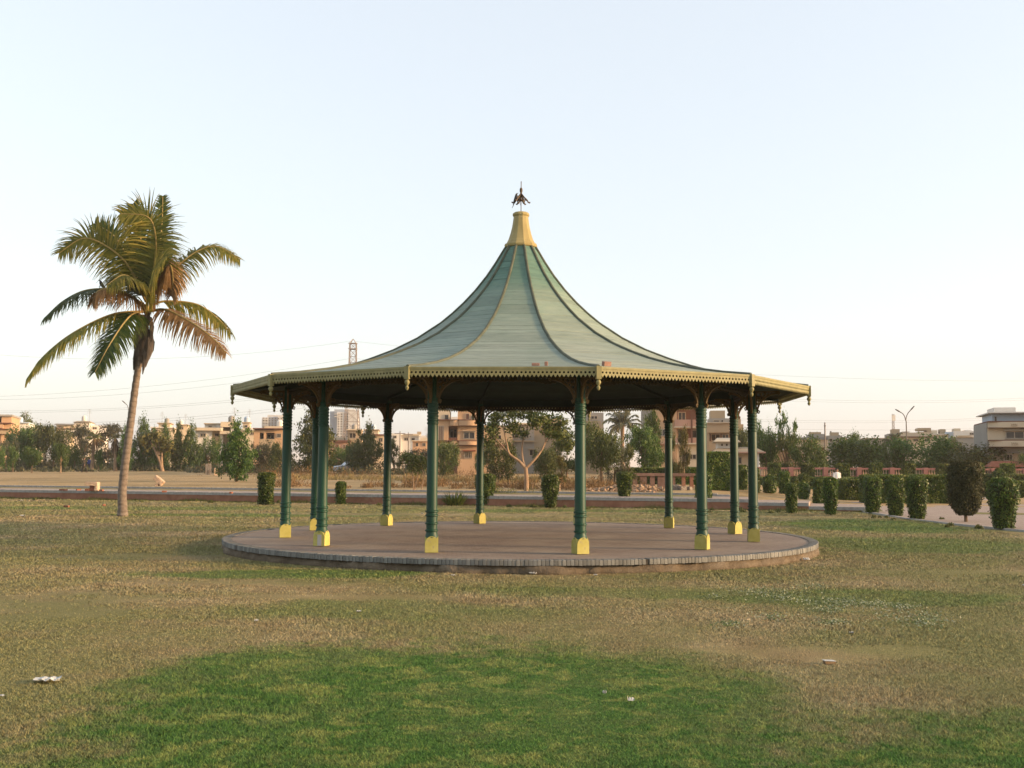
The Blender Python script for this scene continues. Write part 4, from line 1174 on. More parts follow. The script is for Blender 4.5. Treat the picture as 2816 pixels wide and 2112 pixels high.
# --- balustrade
M_pink = surf('pink_painted_plaster', (0.24, 0.105, 0.090), (0.34, 0.165, 0.140), 2.5, .85)
M_cream = surf('cream_baluster', (0.42, 0.30, 0.21), (0.52, 0.39, 0.28), 5, .8)
bal = thing('balustrade', 'pink balustrade with cream balusters along the back of the plaza', 'balustrade', (0, 88, 0))
xa, xb = X(2076, 88), X(2850, 88)
g0 = 0.05
mb = MB(); mb.box(xa, xb, -.14, .14, g0 - .1, 1.22); obj('plinth', mb.mesh('plinth', M_pink), bal)
mb = MB(); mb.box(xa, xb, -.17, .17, 1.72, 1.86); obj('rail', mb.mesh('rail', M_pink), bal)
bm_ = MB(); bm_.lathe([(.055, 0), (.055, .03), (.030, .06), (.058, .16), (.062, .20), (.034, .33), (.030, .40), (.052, .45), (.052, .5)], 8); me_bal = bm_.mesh('baluster', M_cream, True)
pm = MB(); pm.box(-.19, .19, -.19, .19, g0 - .1, 1.90); me_pier = pm.mesh('pier', M_pink)
npier = 9; px_ = [X(p, 88) for p in (2080, 2173, 2268, 2360, 2450, 2542, 2637, 2727, 2815)]
for p in px_: obj('pier', me_pier, bal, (p, 0, 0))
x = xa + .1
while x < xb:
    if min(abs(x - p) for p in px_) > .26: obj('baluster', me_bal, bal, (x, 0, 1.22))
    x += .205
# broken brick wall left of the plaza
bw = thing('broken_wall', 'broken brownish-pink garden wall with missing panels beyond the path', 'wall', (X(1818, 66), 66, gzf(X(1818, 66), 66)))
M_bw = surf('dirty_pink_wall', (0.145, 0.085, 0.066), (0.24, 0.145, 0.11), 3, .9, (1, 1, 1), .4, .02)
c0 = X(1818, 66); zg = gzf(c0, 66)
for x0, x1, z1 in ((1720, 1836, 1.30), (1848, 1915, 1.28)):
    mb = MB(); mb.box(X(x0, 66) - c0, X(x1, 66) - c0, -.2, .2, Z(1800, 1309, 66) - zg, Z(1800, 1301, 66) - zg); obj('coping', mb.mesh('coping', M_bw), bw)
zc = Z(1800, 1309, 66) - zg
for x0, x1 in ((1740, 1752), (1760, 1778), (1787, 1800), (1808, 1838), (1846, 1856), (1874, 1884), (1896, 1906)):
    mb = MB(); mb.box(X(x0, 66) - c0, X(x1, 66) - c0, -.12, .12, -.1, zc); obj('wall_pier', mb.mesh('wall_pier', M_redwall if x0 in (1896, 1874) else M_bw), bw)
# ------------------------------------------------------------------ background trees (px, ytop, width px, depth, kind, leaf, label)
T = [
 # far left
 ('leafy_tree', 66, 1176, 92, 150, 'dome', 'dense', 'dark rounded evergreen tree in front of the peach house'),
 ('leafy_tree', 152, 1172, 92, 146, 'round', 'olive', 'brownish-green round tree with a gap showing a white wall'),
 ('leafy_tree', 80, 1144, 52, 215, 'round', 'olive', 'tall tree rising behind the low white boundary building'),
 ('leafy_tree', 108, 1172, 14, 215, 'round', 'olive', 'tiny treetop beside a cream house beyond the round trees'),
 ('leafy_tree', 230, 1170, 60, 170, 'airy', 'grey', 'hazy grey-green tree in front of the white house with sloped roof'),
 ('leafy_tree', 300, 1169, 80, 175, 'airy', 'grey', 'loose grey-green tree behind the two fan palms'),
 ('leafy_tree', 20, 1210, 60, 140, 'dome', 'grey', 'grey-green scrubby tree at the foot of the peach house'),
 ('small_tree', 41, 1229, 28, 128, 'shrub', 'dense', 'small dark shrub-like tree beside the flat-topped one in the field'),
 ('small_tree', 93, 1232, 44, 122, 'round', 'dense', 'flat-topped dark small tree on a thin trunk in the field'),
 ('small_tree', 172, 1222, 42, 120, 'round', 'dense', 'small tree with two pale trunks in a V at the field edge'),
 ('small_tree', 210, 1228, 34, 140, 'shrub', 'dense', 'dark low tree behind the V-trunked small tree'),
 ('small_tree', 275, 1236, 22, 140, 'shrub', 'dense', 'dark low shrub tree between the two fan palms'),
 ('small_tree', 4, 1230, 26, 132, 'shrub', 'dense', 'dark low tree at the edge of the field scrub'),
 ('cone_tree', 349, 1176, 46, 138, 'cone', 'dense', 'dark conical tree directly behind the coconut palm trunk'),
 ('cone_tree', 396, 1155, 58, 142, 'cone', 'dense', 'tallest pointed conical tree of the row near the coconut palm'),
 ('cone_tree', 424, 1184, 40, 150, 'cone', 'dense', 'shorter conical tree between the two tallest of the row'),
 ('cone_tree', 454, 1170, 40, 143, 'cone', 'dense', 'conical tree rising behind the pale multi-stemmed tree'),
 ('cone_tree', 490, 1168, 42, 140, 'cone', 'olive', 'narrow upright yellowish conical tree of the row'),
 ('cone_tree', 527, 1172, 50, 140, 'cone', 'dense', 'conical tree with a thin visible trunk at the end of the row'),
 ('leafy_tree', 575, 1207, 60, 146, 'dome', 'dense', 'low rounded dark tree below the cream house with balconies'),
 ('leafy_tree', 620, 1210, 40, 160, 'dome', 'grey2', 'bluish-grey tree filling the gap beneath the cream house'),
 ('leafy_tree', 655, 1164, 92, 79, 'cone', 'dense', 'bushy upright tree standing alone on the near field'),
 # through the pavilion
 ('leafy_tree', 722, 1216, 60, 120, 'dome', 'grey2', 'scrubby grey-green tree beside the pavilion column nearest the palm'),
 ('leafy_tree', 768, 1220, 50, 118, 'shrub', 'olive', 'yellowish green low tree seen between the pavilion columns nearest the palm'),
 ('leafy_tree', 860, 1128, 108, 110, 'cone', 'olive', 'tall leafy tree behind the paired pavilion columns'),
 ('leafy_tree', 1012, 1172, 76, 122, 'cone', 'olive', 'leaning bushy tree beneath the lattice tower'),
 ('leafy_tree', 975, 1214, 52, 126, 'dome', 'olive', 'low bushy tree joined to the leaning one below the tower'),
 ('leafy_tree', 930, 1232, 56, 140, 'dome', 'dense', 'dark low tree beside the parked car'),
 ('leafy_tree', 1085, 1210, 40, 128, 'airy', 'olive', 'thin young tree below the white flat-roofed rooms'),
 ('leafy_tree', 1150, 1238, 90, 130, 'dome', 'grey2', 'grey-green thicket tree between two pavilion columns'),
 ('leafy_tree', 1233, 1218, 62, 100, 'dome', 'olive', 'round bright green tree in front of the orange house'),
 ('leafy_tree', 1322, 1244, 30, 104, 'round', 'dense', 'small dark tree at the foot of the orange house'),
 ('leafy_tree', 1375, 1215, 80, 78, 'dome', 'olive', 'bushy green tree below the crooked pale-trunked tree'),
 ('leafy_tree', 1560, 1190, 70, 84, 'airy', 'olive', 'loose yellowish tree beside the crooked pale-trunked tree'),
 ('leafy_tree', 1500, 1236, 60, 80, 'dome', 'olive', 'low green bush tree between the branches of the crooked tree'),
 ('leafy_tree', 1545, 1256, 34, 62, 'airy', 'pale', 'slender yellow-leaved sapling beside a front pavilion column'),
 ('leafy_tree', 1655, 1170, 92, 70, 'round', 'olive', 'tree with long hanging seed pods behind the dry scrub'),
 ('leafy_tree', 1775, 1176, 84, 82, 'round', 'dense', 'dense round green tree below the feather palm'),
 ('leafy_tree', 1800, 1134, 50, 92, 'airy', 'dense', 'upright large-leaved tree in front of the pink-banded house'),
 ('small_tree', 1727, 1222, 36, 62, 'airy', 'olive', 'small sunlit tree on a pale trunk beside the broken wall'),
 ('small_tree', 1878, 1178, 38, 68, 'airy', 'pale', 'slim yellowish tree with pale stem by a front pavilion column'),
 ('small_tree', 1852, 1190, 20, 69, 'airy', 'olive', 'slim green tree half hidden by a rear pavilion column'),
 ('leafy_tree', 1690, 1226, 60, 76, 'dome', 'grey', 'dry grey thicket below the feather palm'),
 # right
 ('leafy_tree', 2046, 1184, 60, 104, 'round', 'olive', 'green tree next to the two-tiered gatehouse'),
 ('leafy_tree', 2108, 1166, 60, 98, 'round', 'dense', 'rounded dark tree between gatehouse and long tan house'),
 ('leafy_tree', 2160, 1196, 64, 96, 'airy', 'olive', 'loose sunlit tree before the long low tan house'),
 ('leafy_tree', 2163, 1143, 52, 97, 'sparse', 'dense', 'tall thin tree with a small open tuft of big leaves'),
 ('leafy_tree', 2222, 1206, 88, 94, 'dome', 'dense', 'dark spreading small tree before the long low tan house'),
 ('leafy_tree', 2356, 1206, 160, 100, 'dome', 'dense', 'wide domed thicket tree behind the man in white'),
 ('leafy_tree', 2342, 1194, 38, 112, 'round', 'dense', 'round treetop knob rising above the wide domed tree'),
 ('leafy_tree', 2530, 1204, 150, 104, 'dome', 'dense', 'wide rounded green tree at the foot of the double street lamp'),
 ('leafy_tree', 2612, 1208, 46, 108, 'round', 'olive', 'flat-clipped tree standing before the grey boundary wall'),
 ('leafy_tree', 2690, 1226, 170, 98, 'dome', 'olive', 'wide thorny thicket tree before the shaded side of the curved house'),
 ('leafy_tree', 2808, 1252, 40, 92, 'shrub', 'dense', 'small dark tree at the foot of the curved house'),
 ('leafy_tree', 2450, 1222, 60, 104, 'dome', 'dense', 'dark low tree under the feather palm by the street lamp'),
]
M_tree['grey2'] = M_tree['grey']
for mk in ('grey',):
    for s in range(2):
        CROWN['dome', 'grey', s] = crown_mesh('crown', rblobs('dome', np.random.default_rng(9 + s)), 5200, .026, M_tree['grey'], 70 + s, .75, 140, .045)
        CROWN['dome', 'grey2', s] = CROWN['dome', 'grey', s]
for i, (nm, px, yt, w, Y, kind, mk, lab) in enumerate(T):
    if mk == 'grey2': mk = 'grey'
    tree(nm, lab, px, yt, w, Y, kind, mk, bark=M_pale_bark if ('pale' in lab or 'slim' in lab) else None, lean=0.06 if 'leaning' in lab else 0)

# --- crooked pale-trunked tree seen through the pavilion
def bare_tree(name, label, base_px, Y, limbs, clumps, leafmk, n, leaf, seed, bark=None, aspect=.5):
    """limbs: list of ([(px,py,dy)...], r0, r1); clumps: (px, py, dy, rx_px, rz_px)"""
    b = Vector((X(base_px, Y), Y, gzf(X(base_px, Y), Y)))
    t = thing(name, label, 'tree', b)
    mb = MB()
    for pts, r0, r1 in limbs:
        P = catmull([at(x, y, Y + d) - b for x, y, d in pts], 6); k = len(P)
        mb.tube(P, [r0 + (r1 - r0) * i / (k - 1) for i in range(k)], 8)
    obj('trunk', mb.mesh('trunk', bark or M_pale_bark, True), t)
    blobs = []
    for x, y, d, rx, rz in clumps:
        c = at(x, y, Y + d) - b; blobs.append((c.x, c.y, c.z, M(rx, Y), M(rx, Y), M(rz, Y)))
    r = np.random.default_rng(seed)
    P, No = crown_points(blobs, n, r, .5, len(blobs) * 9, M(7, Y))
    V, F = leaf_quads(P, No + r.normal(0, .3, P.shape), leaf, r, aspect)
    va = np.clip(.45 + .25 * r.normal(size=len(P)), 0, 1)
    obj('crown', np_mesh('crown', V, F, M_tree[leafmk], False, va), t)
    return t
bare_tree('crooked_tree', 'crooked tree with pale forked trunk and open crown seen through the pavilion', 1449, 58,
    [([(1449, 1350, 0), (1449, 1318, 0), (1446, 1284, 0)], .125, .10),
     ([(1446, 1288, 0), (1428, 1268, 0), (1402, 1248, 0), (1395, 1222, 0), (1388, 1190, 0), (1380, 1160, 0)], .09, .02),
     ([(1446, 1288, 0), (1472, 1262, 0), (1490, 1238, 0.2), (1515, 1190, .4), (1545, 1160, .5)], .085, .02),
     ([(1446, 1290, 0), (1438, 1262, .5), (1437, 1220, .8), (1450, 1180, 1.0), (1455, 1150, 1)], .075, .02),
     ([(1395, 1240, 0), (1372, 1215, 0), (1352, 1190, 0)], .04, .012), ([(1490, 1240, 0), (1500, 1205, 0), (1480, 1165, 0)], .04, .012)],
    [(1360, 1180, 0, 26, 16), (1375, 1152, .3, 28, 16), (1410, 1140, .6, 26, 13), (1400, 1172, 0, 22, 13), (1450, 1142, .8, 26, 14), (1440, 1185, .5, 18, 10), (1490, 1150, .3, 30, 16),
     (1530, 1160, .5, 30, 20), (1545, 1195, .3, 28, 22), (1505, 1185, .2, 24, 14), (1470, 1165, 0, 20, 12), (1350, 1215, 0, 20, 12), (1562, 1225, .6, 20, 18)],
    'olive', 5200, .085, 31)
bare_tree('multi_stem_tree', 'pale slanting multi-stemmed tree with thin yellow-green tufts on the field', 452, 138,
    [([(452, 1299, 0), (444, 1270, 0), (430, 1240, 0), (415, 1215, 0), (405, 1208, 0)], .26, .05), ([(450, 1295, 0), (448, 1260, 0), (450, 1240, 0), (462, 1224, 0)], .20, .05),
     ([(442, 1262, 0), (432, 1225, 0), (424, 1205, 0)], .16, .05), ([(442, 1262, 0), (441, 1230, 0), (436, 1212, 0)], .14, .05)],
    [(396, 1212, 0, 14, 7), (412, 1204, 0, 14, 6), (428, 1202, 0, 14, 6), (444, 1212, 0, 10, 6), (466, 1226, 0, 12, 5), (408, 1234, 0, 5, 6), (452, 1236, 0, 9, 5)],
    'pale', 1500, .22, 33)
bare_tree('thin_stemmed_bush', 'scraggly bush on thin reddish stems beyond the path, seen through the pavilion', 1142, 60,
    [([(1140, 1350, 0), (1138, 1310, 0), (1134, 1270, 0)], .035, .02), ([(1142, 1350, 0), (1150, 1310, .2), (1142, 1275, .3)], .03, .015), ([(1120, 1330, 0), (1112, 1290, 0), (1108, 1262, 0)], .025, .01),
     ([(1162, 1345, 0), (1168, 1310, 0), (1160, 1280, 0)], .03, .012)],
    [(1140, 1268, 0, 26, 18), (1118, 1262, .2, 16, 16), (1164, 1272, .2, 16, 18), (1145, 1290, 0, 20, 10)], 'olive', 2600, .055, 35, M_pale_bark)

# --- fan palms and feather palms in the distance
def far_palm(name, label, px, ybase, Y, ytop_trunk, rad_px, n, mk, seed, skirt=False, lean_px=0, feather=True, gz_off=0.0):
    b = Vector((X(px, Y), Y, gzf(X(px, Y), Y)))
    t = thing(name, label, 'palm tree', b)
    c = at(px + lean_px, ytop_trunk, Y) - b
    mb = MB(); mb.tube([(0, 0, -.1), (c.x * .5, 0, c.z * .5), tuple(c)], [.26, .19, .20], 10)
    obj('trunk', mb.mesh('trunk', M_pale_bark, True), t)
    r = random.Random(seed); R = M(rad_px, Y)
    for i in range(n):
        a = i * 2.399 + r.uniform(-.2, .2); e = r.uniform(-.5, 1.25) if not skirt else r.uniform(-.9, 1.2)
        ln = R * r.uniform(.8, 1.1)
        d = Vector((math.cos(a) * math.cos(e), math.sin(a) * math.cos(e), math.sin(e)))
        P = [c, c + d * ln * .45 + Vector((0, 0, ln * .08)), c + d * ln * .8, c + d * ln - Vector((0, 0, ln * .22))]
        dead = skirt and e < -.1
        me, cv = frond_mesh(P, R * .22, .35, .35, 20, seed + i, .05, M_tree['brown'] if dead else M_tree[mk], .25, .10)
        k = len(cv); mb = MB(); mb.tube(cv, [.035 * (1 - .7 * j / k) for j in range(k)], 4)
        f = obj('frond', mb.mesh('midrib', M_rachis), t); obj('leaflets', me, f)
    if skirt:
        for i in range(10):
            a = i * 0.63; q = Vector((math.cos(a) * .3, math.sin(a) * .3, 0)); l = r.uniform(1.2, 2.8)
            mb = MB(); mb.tube([c + q * .4, c + q * 1.6 - Vector((0, 0, l * .4)), c + q - Vector((0, 0, l))], [.05, .10, .02], 5, flat=.4); obj('dead_frond', mb.mesh('dead_frond', M_tree['brown']), t)
far_palm('fan_palm', 'fan palm with yellow hanging skirt on the far field beside a walking person', 257, 1291, 140, 1208, 27, 22, 'olive', 1, True, 5)
far_palm('fan_palm', 'dying fan palm with small brown crown next to the coconut palm trunk', 322, 1293, 138, 1206, 18, 14, 'pale', 2, True, -2)
far_palm('feather_palm', 'big pale feather palm against the sky behind the pavilion', 1712, 1290, 108, 1172, 62, 30, 'grey', 3)
far_palm('feather_palm', 'feather palm with stiff grey fronds beside the double street lamp', 2458, 1285, 118, 1216, 38, 24, 'grey', 4)
far_palm('feather_palm', 'distant palm crown beside the peach house rooftop', 38, 1285, 220, 1158, 16, 16, 'dense', 6)

# --- dry scrub, weeds and reeds: nobody could count the stems
def scatter(name, label, cat, spots, mat, seed, leaf, aspect=.25, up=0.8, kind='stuff'):
    """spots: (px, depth, half-width m, half-depth m, height m, count)"""
    r = np.random.default_rng(seed); C, Nn = [], []
    for px, Y, hw, hd, h, n in spots:
        nb = max(3, int(hw * hd * 1.2 + 4)); bx = X(px, Y) + (r.random(nb) * 2 - 1) * hw; by = Y + (r.random(nb) * 2 - 1) * hd; bh = h * (0.35 + .65 * r.random(nb)); br = h * (.5 + .7 * r.random(nb))
        k = r.integers(0, nb, n); a = r.random(n) * 6.28; rr = np.sqrt(r.random(n)); 
        x = bx[k] + np.cos(a) * rr * br[k]; y = by[k] + np.sin(a) * rr * br[k]; z = r.random(n) * bh[k] * np.sqrt(np.clip(1 - rr ** 2, .05, 1))
        C.append(np.stack([x, y, gz(x, y) + z], 1)); Nn.append(np.stack([np.cos(a), np.sin(a), 0 * a], 1) + r.normal(0, .5, (n, 3)))
    C = np.concatenate(C); Nn = np.concatenate(Nn); n = len(C)
    Nn[:, 2] *= .3; Nn /= np.linalg.norm(Nn, axis=1, keepdims=True)
    t = r.normal(0, 1 - up, (n, 3)) + np.array([0, 0, up]); t -= Nn * (t * Nn).sum(1, keepdims=True); t /= np.linalg.norm(t, axis=1, keepdims=True)
    b = np.cross(Nn, t); s = (leaf * (.5 + r.random(n)))[:, None]
    V = np.stack([C - t * s, C - b * s * aspect, C + t * s, C + b * s * aspect], 1).reshape(-1, 3)
    tag(obj(name, np_mesh(name, V, np.arange(4 * n).reshape(-1, 4), mat, False, r.random(n))), label, cat, kind=kind)
scatter('dead_scrub', 'brown dead thorny scrub beyond the raised path', 'scrub',
        [(800, 66, 1.2, 2, 1.0, 900), (985, 64, 0.7, 1, .5, 400), (1120, 66, 2.0, 2, .8, 1300), (1230, 68, 2.2, 2.5, .9, 1600), (1330, 64, 1.6, 2, .5, 700), (1400, 66, 1.5, 2, .8, 900), (1500, 63, 1.6, 2, .8, 900), (1620, 62, 2.5, 2, .9, 1600), (1690, 64, 1.8, 2, .9, 1200),
         (830, 100, 4, 4, 1.2, 1500), (950, 105, 4, 4, 1.2, 1200), (1200, 95, 5, 4, 1.2, 1500), (700, 110, 4, 4, 1.5, 1000), (1560, 66, 1, 1.5, 1.2, 600)], M_tree['brown'], 81, .10, .16, .55)
scatter('field_weeds', 'grey-green weeds and dry bushes along the far edge of the field', 'scrub',
        [(40, 150, 9, 5, 2.2, 2600), (160, 150, 9, 5, 2.4, 2600), (290, 152, 8, 5, 2.2, 2200), (420, 150, 8, 4, 1.2, 1500), (560, 140, 8, 4, 1.2, 1400), (650, 130, 6, 4, 1.2, 1000), (100, 132, 8, 3, .8, 900), (300, 148, 9, 2, 1.0, 1300), (740, 126, 5, 4, 1.6, 1200), (1080, 118, 6, 5, 1.2, 1500)], M_tree['grey'], 82, .22, .35, .4)
scatter('dry_tall_grass', 'tall dry olive grass strip between field and houses seen through the pavilion', 'grass',
        [(960, 90, 6, 6, .5, 2600), (1100, 88, 5, 6, .5, 2000), (1280, 84, 6, 6, .5, 2400), (1430, 80, 5, 5, .45, 1500), (860, 92, 4, 5, .5, 1200)], M_tree['straw'], 83, .14, .10, .9)
scatter('reed_grass', 'pale feathery reeds growing behind the balustrade', 'reeds',
        [(2145, 91, 1.5, .6, 1.9, 1100), (2330, 92, 3, .5, .9, 500), (2560, 91, .7, .4, 2.0, 350), (2545, 91, .4, .3, 2.6, 160), (2590, 91, 1.0, .4, 1.6, 250)], M_tree['straw'], 84, .13, .14, .95)
def wall_grass():
    r = np.random.default_rng(123); n = 22000
    x = -30 + r.random(n) * 45.5; off = np.abs(r.normal(0, .22, n)) + .04
    y = 50.4 - .29 * x - off * 1.04
    h = (.08 + .20 * r.random(n) ** 2) * np.exp(-off * 1.5) * (.55 + .6 * np.sin(x * 1.7) * np.sin(x * .53 + 1)).clip(.25, 1.3); w = .008 + .01 * r.random(n); a = r.random(n) * 6.28
    z = gz(x, y) - .01; ln = r.normal(0, .35, (n, 2)) * h[:, None]
    V = np.stack([np.stack([x - np.cos(a) * w, y - np.sin(a) * w, z], 1), np.stack([x + np.cos(a) * w, y + np.sin(a) * w, z], 1), np.stack([x + ln[:, 0], y + ln[:, 1], z + h], 1)], 1)
    tag(obj('rough_grass', np_mesh('rough_grass', V.reshape(-1, 3), np.arange(3 * n).reshape(-1, 3), M_tree['olive'], False, .3 + .7 * r.random(n))), 'longer unmown grass along the foot of the red wall', 'grass', kind='stuff')
wall_grass()
scatter('edge_weeds', 'straggly green weeds along the foot of the red wall and kerbs', 'weeds',
        [(600, 53.2, 4, .3, .15, 900), (1000, 50.5, 4, .3, .15, 900), (1400, 49, 5, .3, .16, 1000), (1800, 47.3, 4, .3, .15, 900), (2100, 45, 3, .4, .18, 800), (200, 56, 4, .4, .16, 700), (2500, 39.5, 1.5, 1.2, .12, 700), (2680, 34.5, 1.2, 1.2, .12, 700),
         (1410, 54.5, 1.5, .4, .4, 500), (1370, 54.8, .6, .4, .45, 400)], M_tree['olive'], 85, .045, .2, .8)
# ------------------------------------------------------------------ buildings (measured in photograph pixels, placed at their distance)
def wallm(name, c, var=.06): return surf(name, tuple(v * .86 for v in c), c, .5, .9, (1, 1, .4), .2, .01, 0, .2, tuple(v * .72 for v in c), .66, 1.2)
W_ = {'peach': wallm('peach_plaster', (.50, .32, .19)), 'cream': wallm('cream_plaster', (.56, .46, .33)), 'white': wallm('white_plaster', (.68, .63, .56)),
      'pink': wallm('pink_plaster', (.46, .27, .20)), 'tan': wallm('tan_plaster', (.38, .29, .19)), 'grey': wallm('grey_plaster', (.30, .28, .25)),
      'brown': wallm('brown_cornice_shaded_recess', (.14, .065, .045)), 'blue': wallm('pale_blue_plaster', (.44, .52, .60)), 'red': wallm('brick_red_tile', (.24, .085, .05)),  # brown: cornices, and painted shade on recessed walls
      'roofgrey': wallm('grey_roof_sheet', (.20, .20, .20)), 'haze': wallm('pale_tower_wall', (.52, .50, .47)), 'hazeb': wallm('blue_stripe_shaded_tower_wall', (.30, .34, .40))}  # hazeb: blue stripes on one tower, painted shade on the other
def glass_m():
    m, nt, b = new_mat('dark_window_glass'); b.inputs['Base Color'].default_value = (.018, .016, .016, 1); b.inputs['Roughness'].default_value = .12; return m
M_glass = glass_m()
M_dark = surf('shaded_opening_panel', (.012, .010, .009), (.03, .024, .02), 2, .9)  # flat dark panel colour stands in for shade inside openings
M_shut = surf('brown_shutter', (.10, .045, .03), (.15, .07, .045), 6, .8, (1, 1, 8))
M_frame = surf('window_frame_paint', (.30, .25, .19), (.38, .32, .25), 6, .7)
def house(label, Y, blocks, wins=(), rz=0.0, name='house', gz0=None, xref=None, cat='house'):
    """blocks: (name, x0, x1, ytop, ybot|None, front m, depth m, wall) ; wins: (x0, x1, y0, y1, front m, 'glass'|'dark'|'shut', mullions)"""
    xs = [b[1] for b in blocks] + [b[2] for b in blocks]
    pc = xref if xref is not None else (min(xs) + max(xs)) / 2
    cx = X(pc, Y); zg = gzf(cx, Y)
    if not rz: rz = -0.7 * math.atan2(cx, Y)
    t = thing(name, label, cat, (cx, Y, zg), rz)
    def lx(p): return X(p, Y) - cx
    def lz(p, y): return Z(p, y, Y) - zg
    k = 0
    for nm, x0, x1, yt, yb, fr, dp, w in blocks:
        mb = MB(); e = .003 * (k % 5); k += 1
        pm = (x0 + x1) / 2
        z0 = -.3 if yb is None else lz(pm, yb)
        if nm == 'pitched_roof':
            a, b, zt = lx(x0), lx(x1), lz(pm, yt); ins = (b - a) * .14
            mb.v += [(a, fr, z0), (b, fr, z0), (b, fr + dp, z0), (a, fr + dp, z0), (a + ins, fr + dp * .35, zt), (b - ins, fr + dp * .35, zt), (b - ins, fr + dp * .65, zt), (a + ins, fr + dp * .65, zt)]
            mb.f += [(0, 3, 2, 1), (4, 5, 6, 7), (0, 1, 5, 4), (1, 2, 6, 5), (2, 3, 7, 6), (3, 0, 4, 7)]
        elif nm == 'curved_band':
            a, b, zt = lx(x0), lx(x1), lz(pm, yt); n = 14; poly = []
            for i in range(n + 1):
                u = i / n; poly.append((a + (b - a) * u, fr - dp * .35 * math.sin(math.pi * u)))
            bs = len(mb.v); poly = poly + [(b, fr + dp), (a, fr + dp)]; m = len(poly)
            mb.v += [(x, y, z0) for x, y in poly] + [(x, y, zt) for x, y in poly]
            mb.f += [tuple(range(m)), tuple(m + i for i in range(m))] + [(i, (i + 1) % m, m + (i + 1) % m, m + i) for i in range(m)]
        else:
            mb.box(lx(x0) - e, lx(x1) + e, fr - e, fr + dp + e, z0, lz(pm, yt) + e)
        obj(nm, mb.mesh(nm, W_[w]), t)
    if name == 'house' and 140 < Y < 235 and pc < 1300:                       # rooftop tank, aerial and an air-conditioner box
        r = random.Random(int(Y * 7 + pc)); nm, x0, x1, yt, yb, fr, dp, w = min(blocks, key=lambda q: q[3] if q[2] - q[1] > 14 else 9999)
        zt = lz((x0 + x1) / 2, yt); xx = lx(x0 + (x1 - x0) * r.uniform(.2, .8)); yy = fr + min(dp * .5, 2.5)
        tk = MB(); tk.lathe([(.42, 0), (.45, .1), (.45, .75), (.30, .92), (.12, 1.0)], 12, (xx, yy, zt)); obj('water_tank', tk.mesh('water_tank', W_[r.choice(('blue', 'grey', 'white'))], True), t)
        xa = lx(x0 + (x1 - x0) * r.uniform(.1, .9)); an = MB(); an.tube([(xa, yy, zt - .1), (xa, yy, zt + 2.2)], .03, 4)
        for q in range(4): an.tube([(xa - .45 + .06 * q, yy, zt + 1.4 + .22 * q), (xa + .45 - .06 * q, yy, zt + 1.4 + .22 * q)], .018, 4)
        obj('aerial', an.mesh('aerial', W_['grey']), t)
    for x0, x1, y0, y1, fr, kind, mul in wins:
        a, b = lx(x0), lx(x1); pm = (x0 + x1) / 2; zt, z0 = lz(pm, y0), lz(pm, y1)
        fw = min(.09, (b - a) * .12)
        mb = MB()
        mb.box(a, a + fw, fr - .07, fr + .05, z0, zt); mb.box(b - fw, b, fr - .07, fr + .05, z0, zt)
        mb.box(a + fw, b - fw, fr - .068, fr + .05, zt - fw, zt); mb.box(a + fw, b - fw, fr - .072, fr + .05, z0, z0 + fw)
        for q in range(mul):
            c = a + (b - a) * (q + 1) / (mul + 1); mb.box(c - fw * .4, c + fw * .4, fr - .06, fr + .05, z0 + fw, zt - fw)
        if (b - a) > .9 and name == 'house': mb.box(a - .12, b + .12, fr - .42, fr + .04, zt + .02, zt + .10)      # concrete sunshade
        f = obj('window', mb.mesh('window', M_frame), t)
        mb = MB(); mb.box(a + fw * .5, b - fw * .5, fr - .03, fr + .04, z0 + fw * .5, zt - fw * .5)
        obj('pane', mb.mesh('pane', {'glass': M_glass, 'dark': M_dark, 'shut': M_shut}[kind]), f)
    return t
G = None
house('peach house with stacked balconies beside the long white building', 165, [('wall', -40, 6, 1148, G, 0, 9, 'peach'), ('wall', 6, 31, 1146, G, -1, 10, 'peach'), ('roof_slab', -42, 33, 1141, 1146, -1.4, 11, 'grey'),
      ('balcony', -40, 12, 1166, 1178, -1.6, 1.6, 'peach'), ('cornice', -42, 33, 1163.5, 1166, -1.9, 3, 'brown'), ('cornice', -42, 33, 1180, 1182.5, -1.9, 3, 'brown'), ('balcony', -40, 28, 1182.5, 1194, -1.6, 1.6, 'tan')],
      [(-30, 5, 1150, 1163, -.02, 'dark', 1), (-30, 0, 1196, 1215, -.02, 'glass', 1)])
house('long white flat-roofed building beside the peach house', 190, [('wall', 27, 79, 1164, G, 0, 8, 'white'), ('roof_slab', 26, 80, 1161.5, 1164, -.5, 9, 'blue'), ('wall', 84, 112, 1178, G, 1, 8, 'cream'), ('roof_slab', 83, 113, 1176, 1178, .6, 9, 'white')], [(33, 40, 1170, 1176, -.02, 'glass', 1), (92, 104, 1182, 1188, .98, 'glass', 1)])
house('white stepped house with a sloping roof behind the fan palm', 195, [('wall', 160, 204, 1170, G, 0, 8, 'cream'), ('roof_slab', 158, 206, 1166.5, 1170, -.6, 9.5, 'roofgrey'), ('wall', 203, 244, 1161, G, .8, 8, 'white'), ('pitched_roof', 201, 247, 1156, 1161, .2, 9.5, 'tan'),
      ('wall', 245, 282, 1169, G, 2, 8, 'white'), ('balcony', 186, 226, 1184, 1191, -1.6, 2, 'white'), ('cornice', 160, 226, 1179, 1181, -.5, 1, 'brown'), ('wall', 186, 200, 1191, G, -1.5, 1.4, 'cream')],
      [(165, 180, 1173, 1178, -.02, 'glass', 1), (210, 222, 1166, 1172, .78, 'glass', 1), (250, 262, 1173, 1180, 1.98, 'glass', 1), (204, 222, 1192, 1200, -.02, 'dark', 1)])
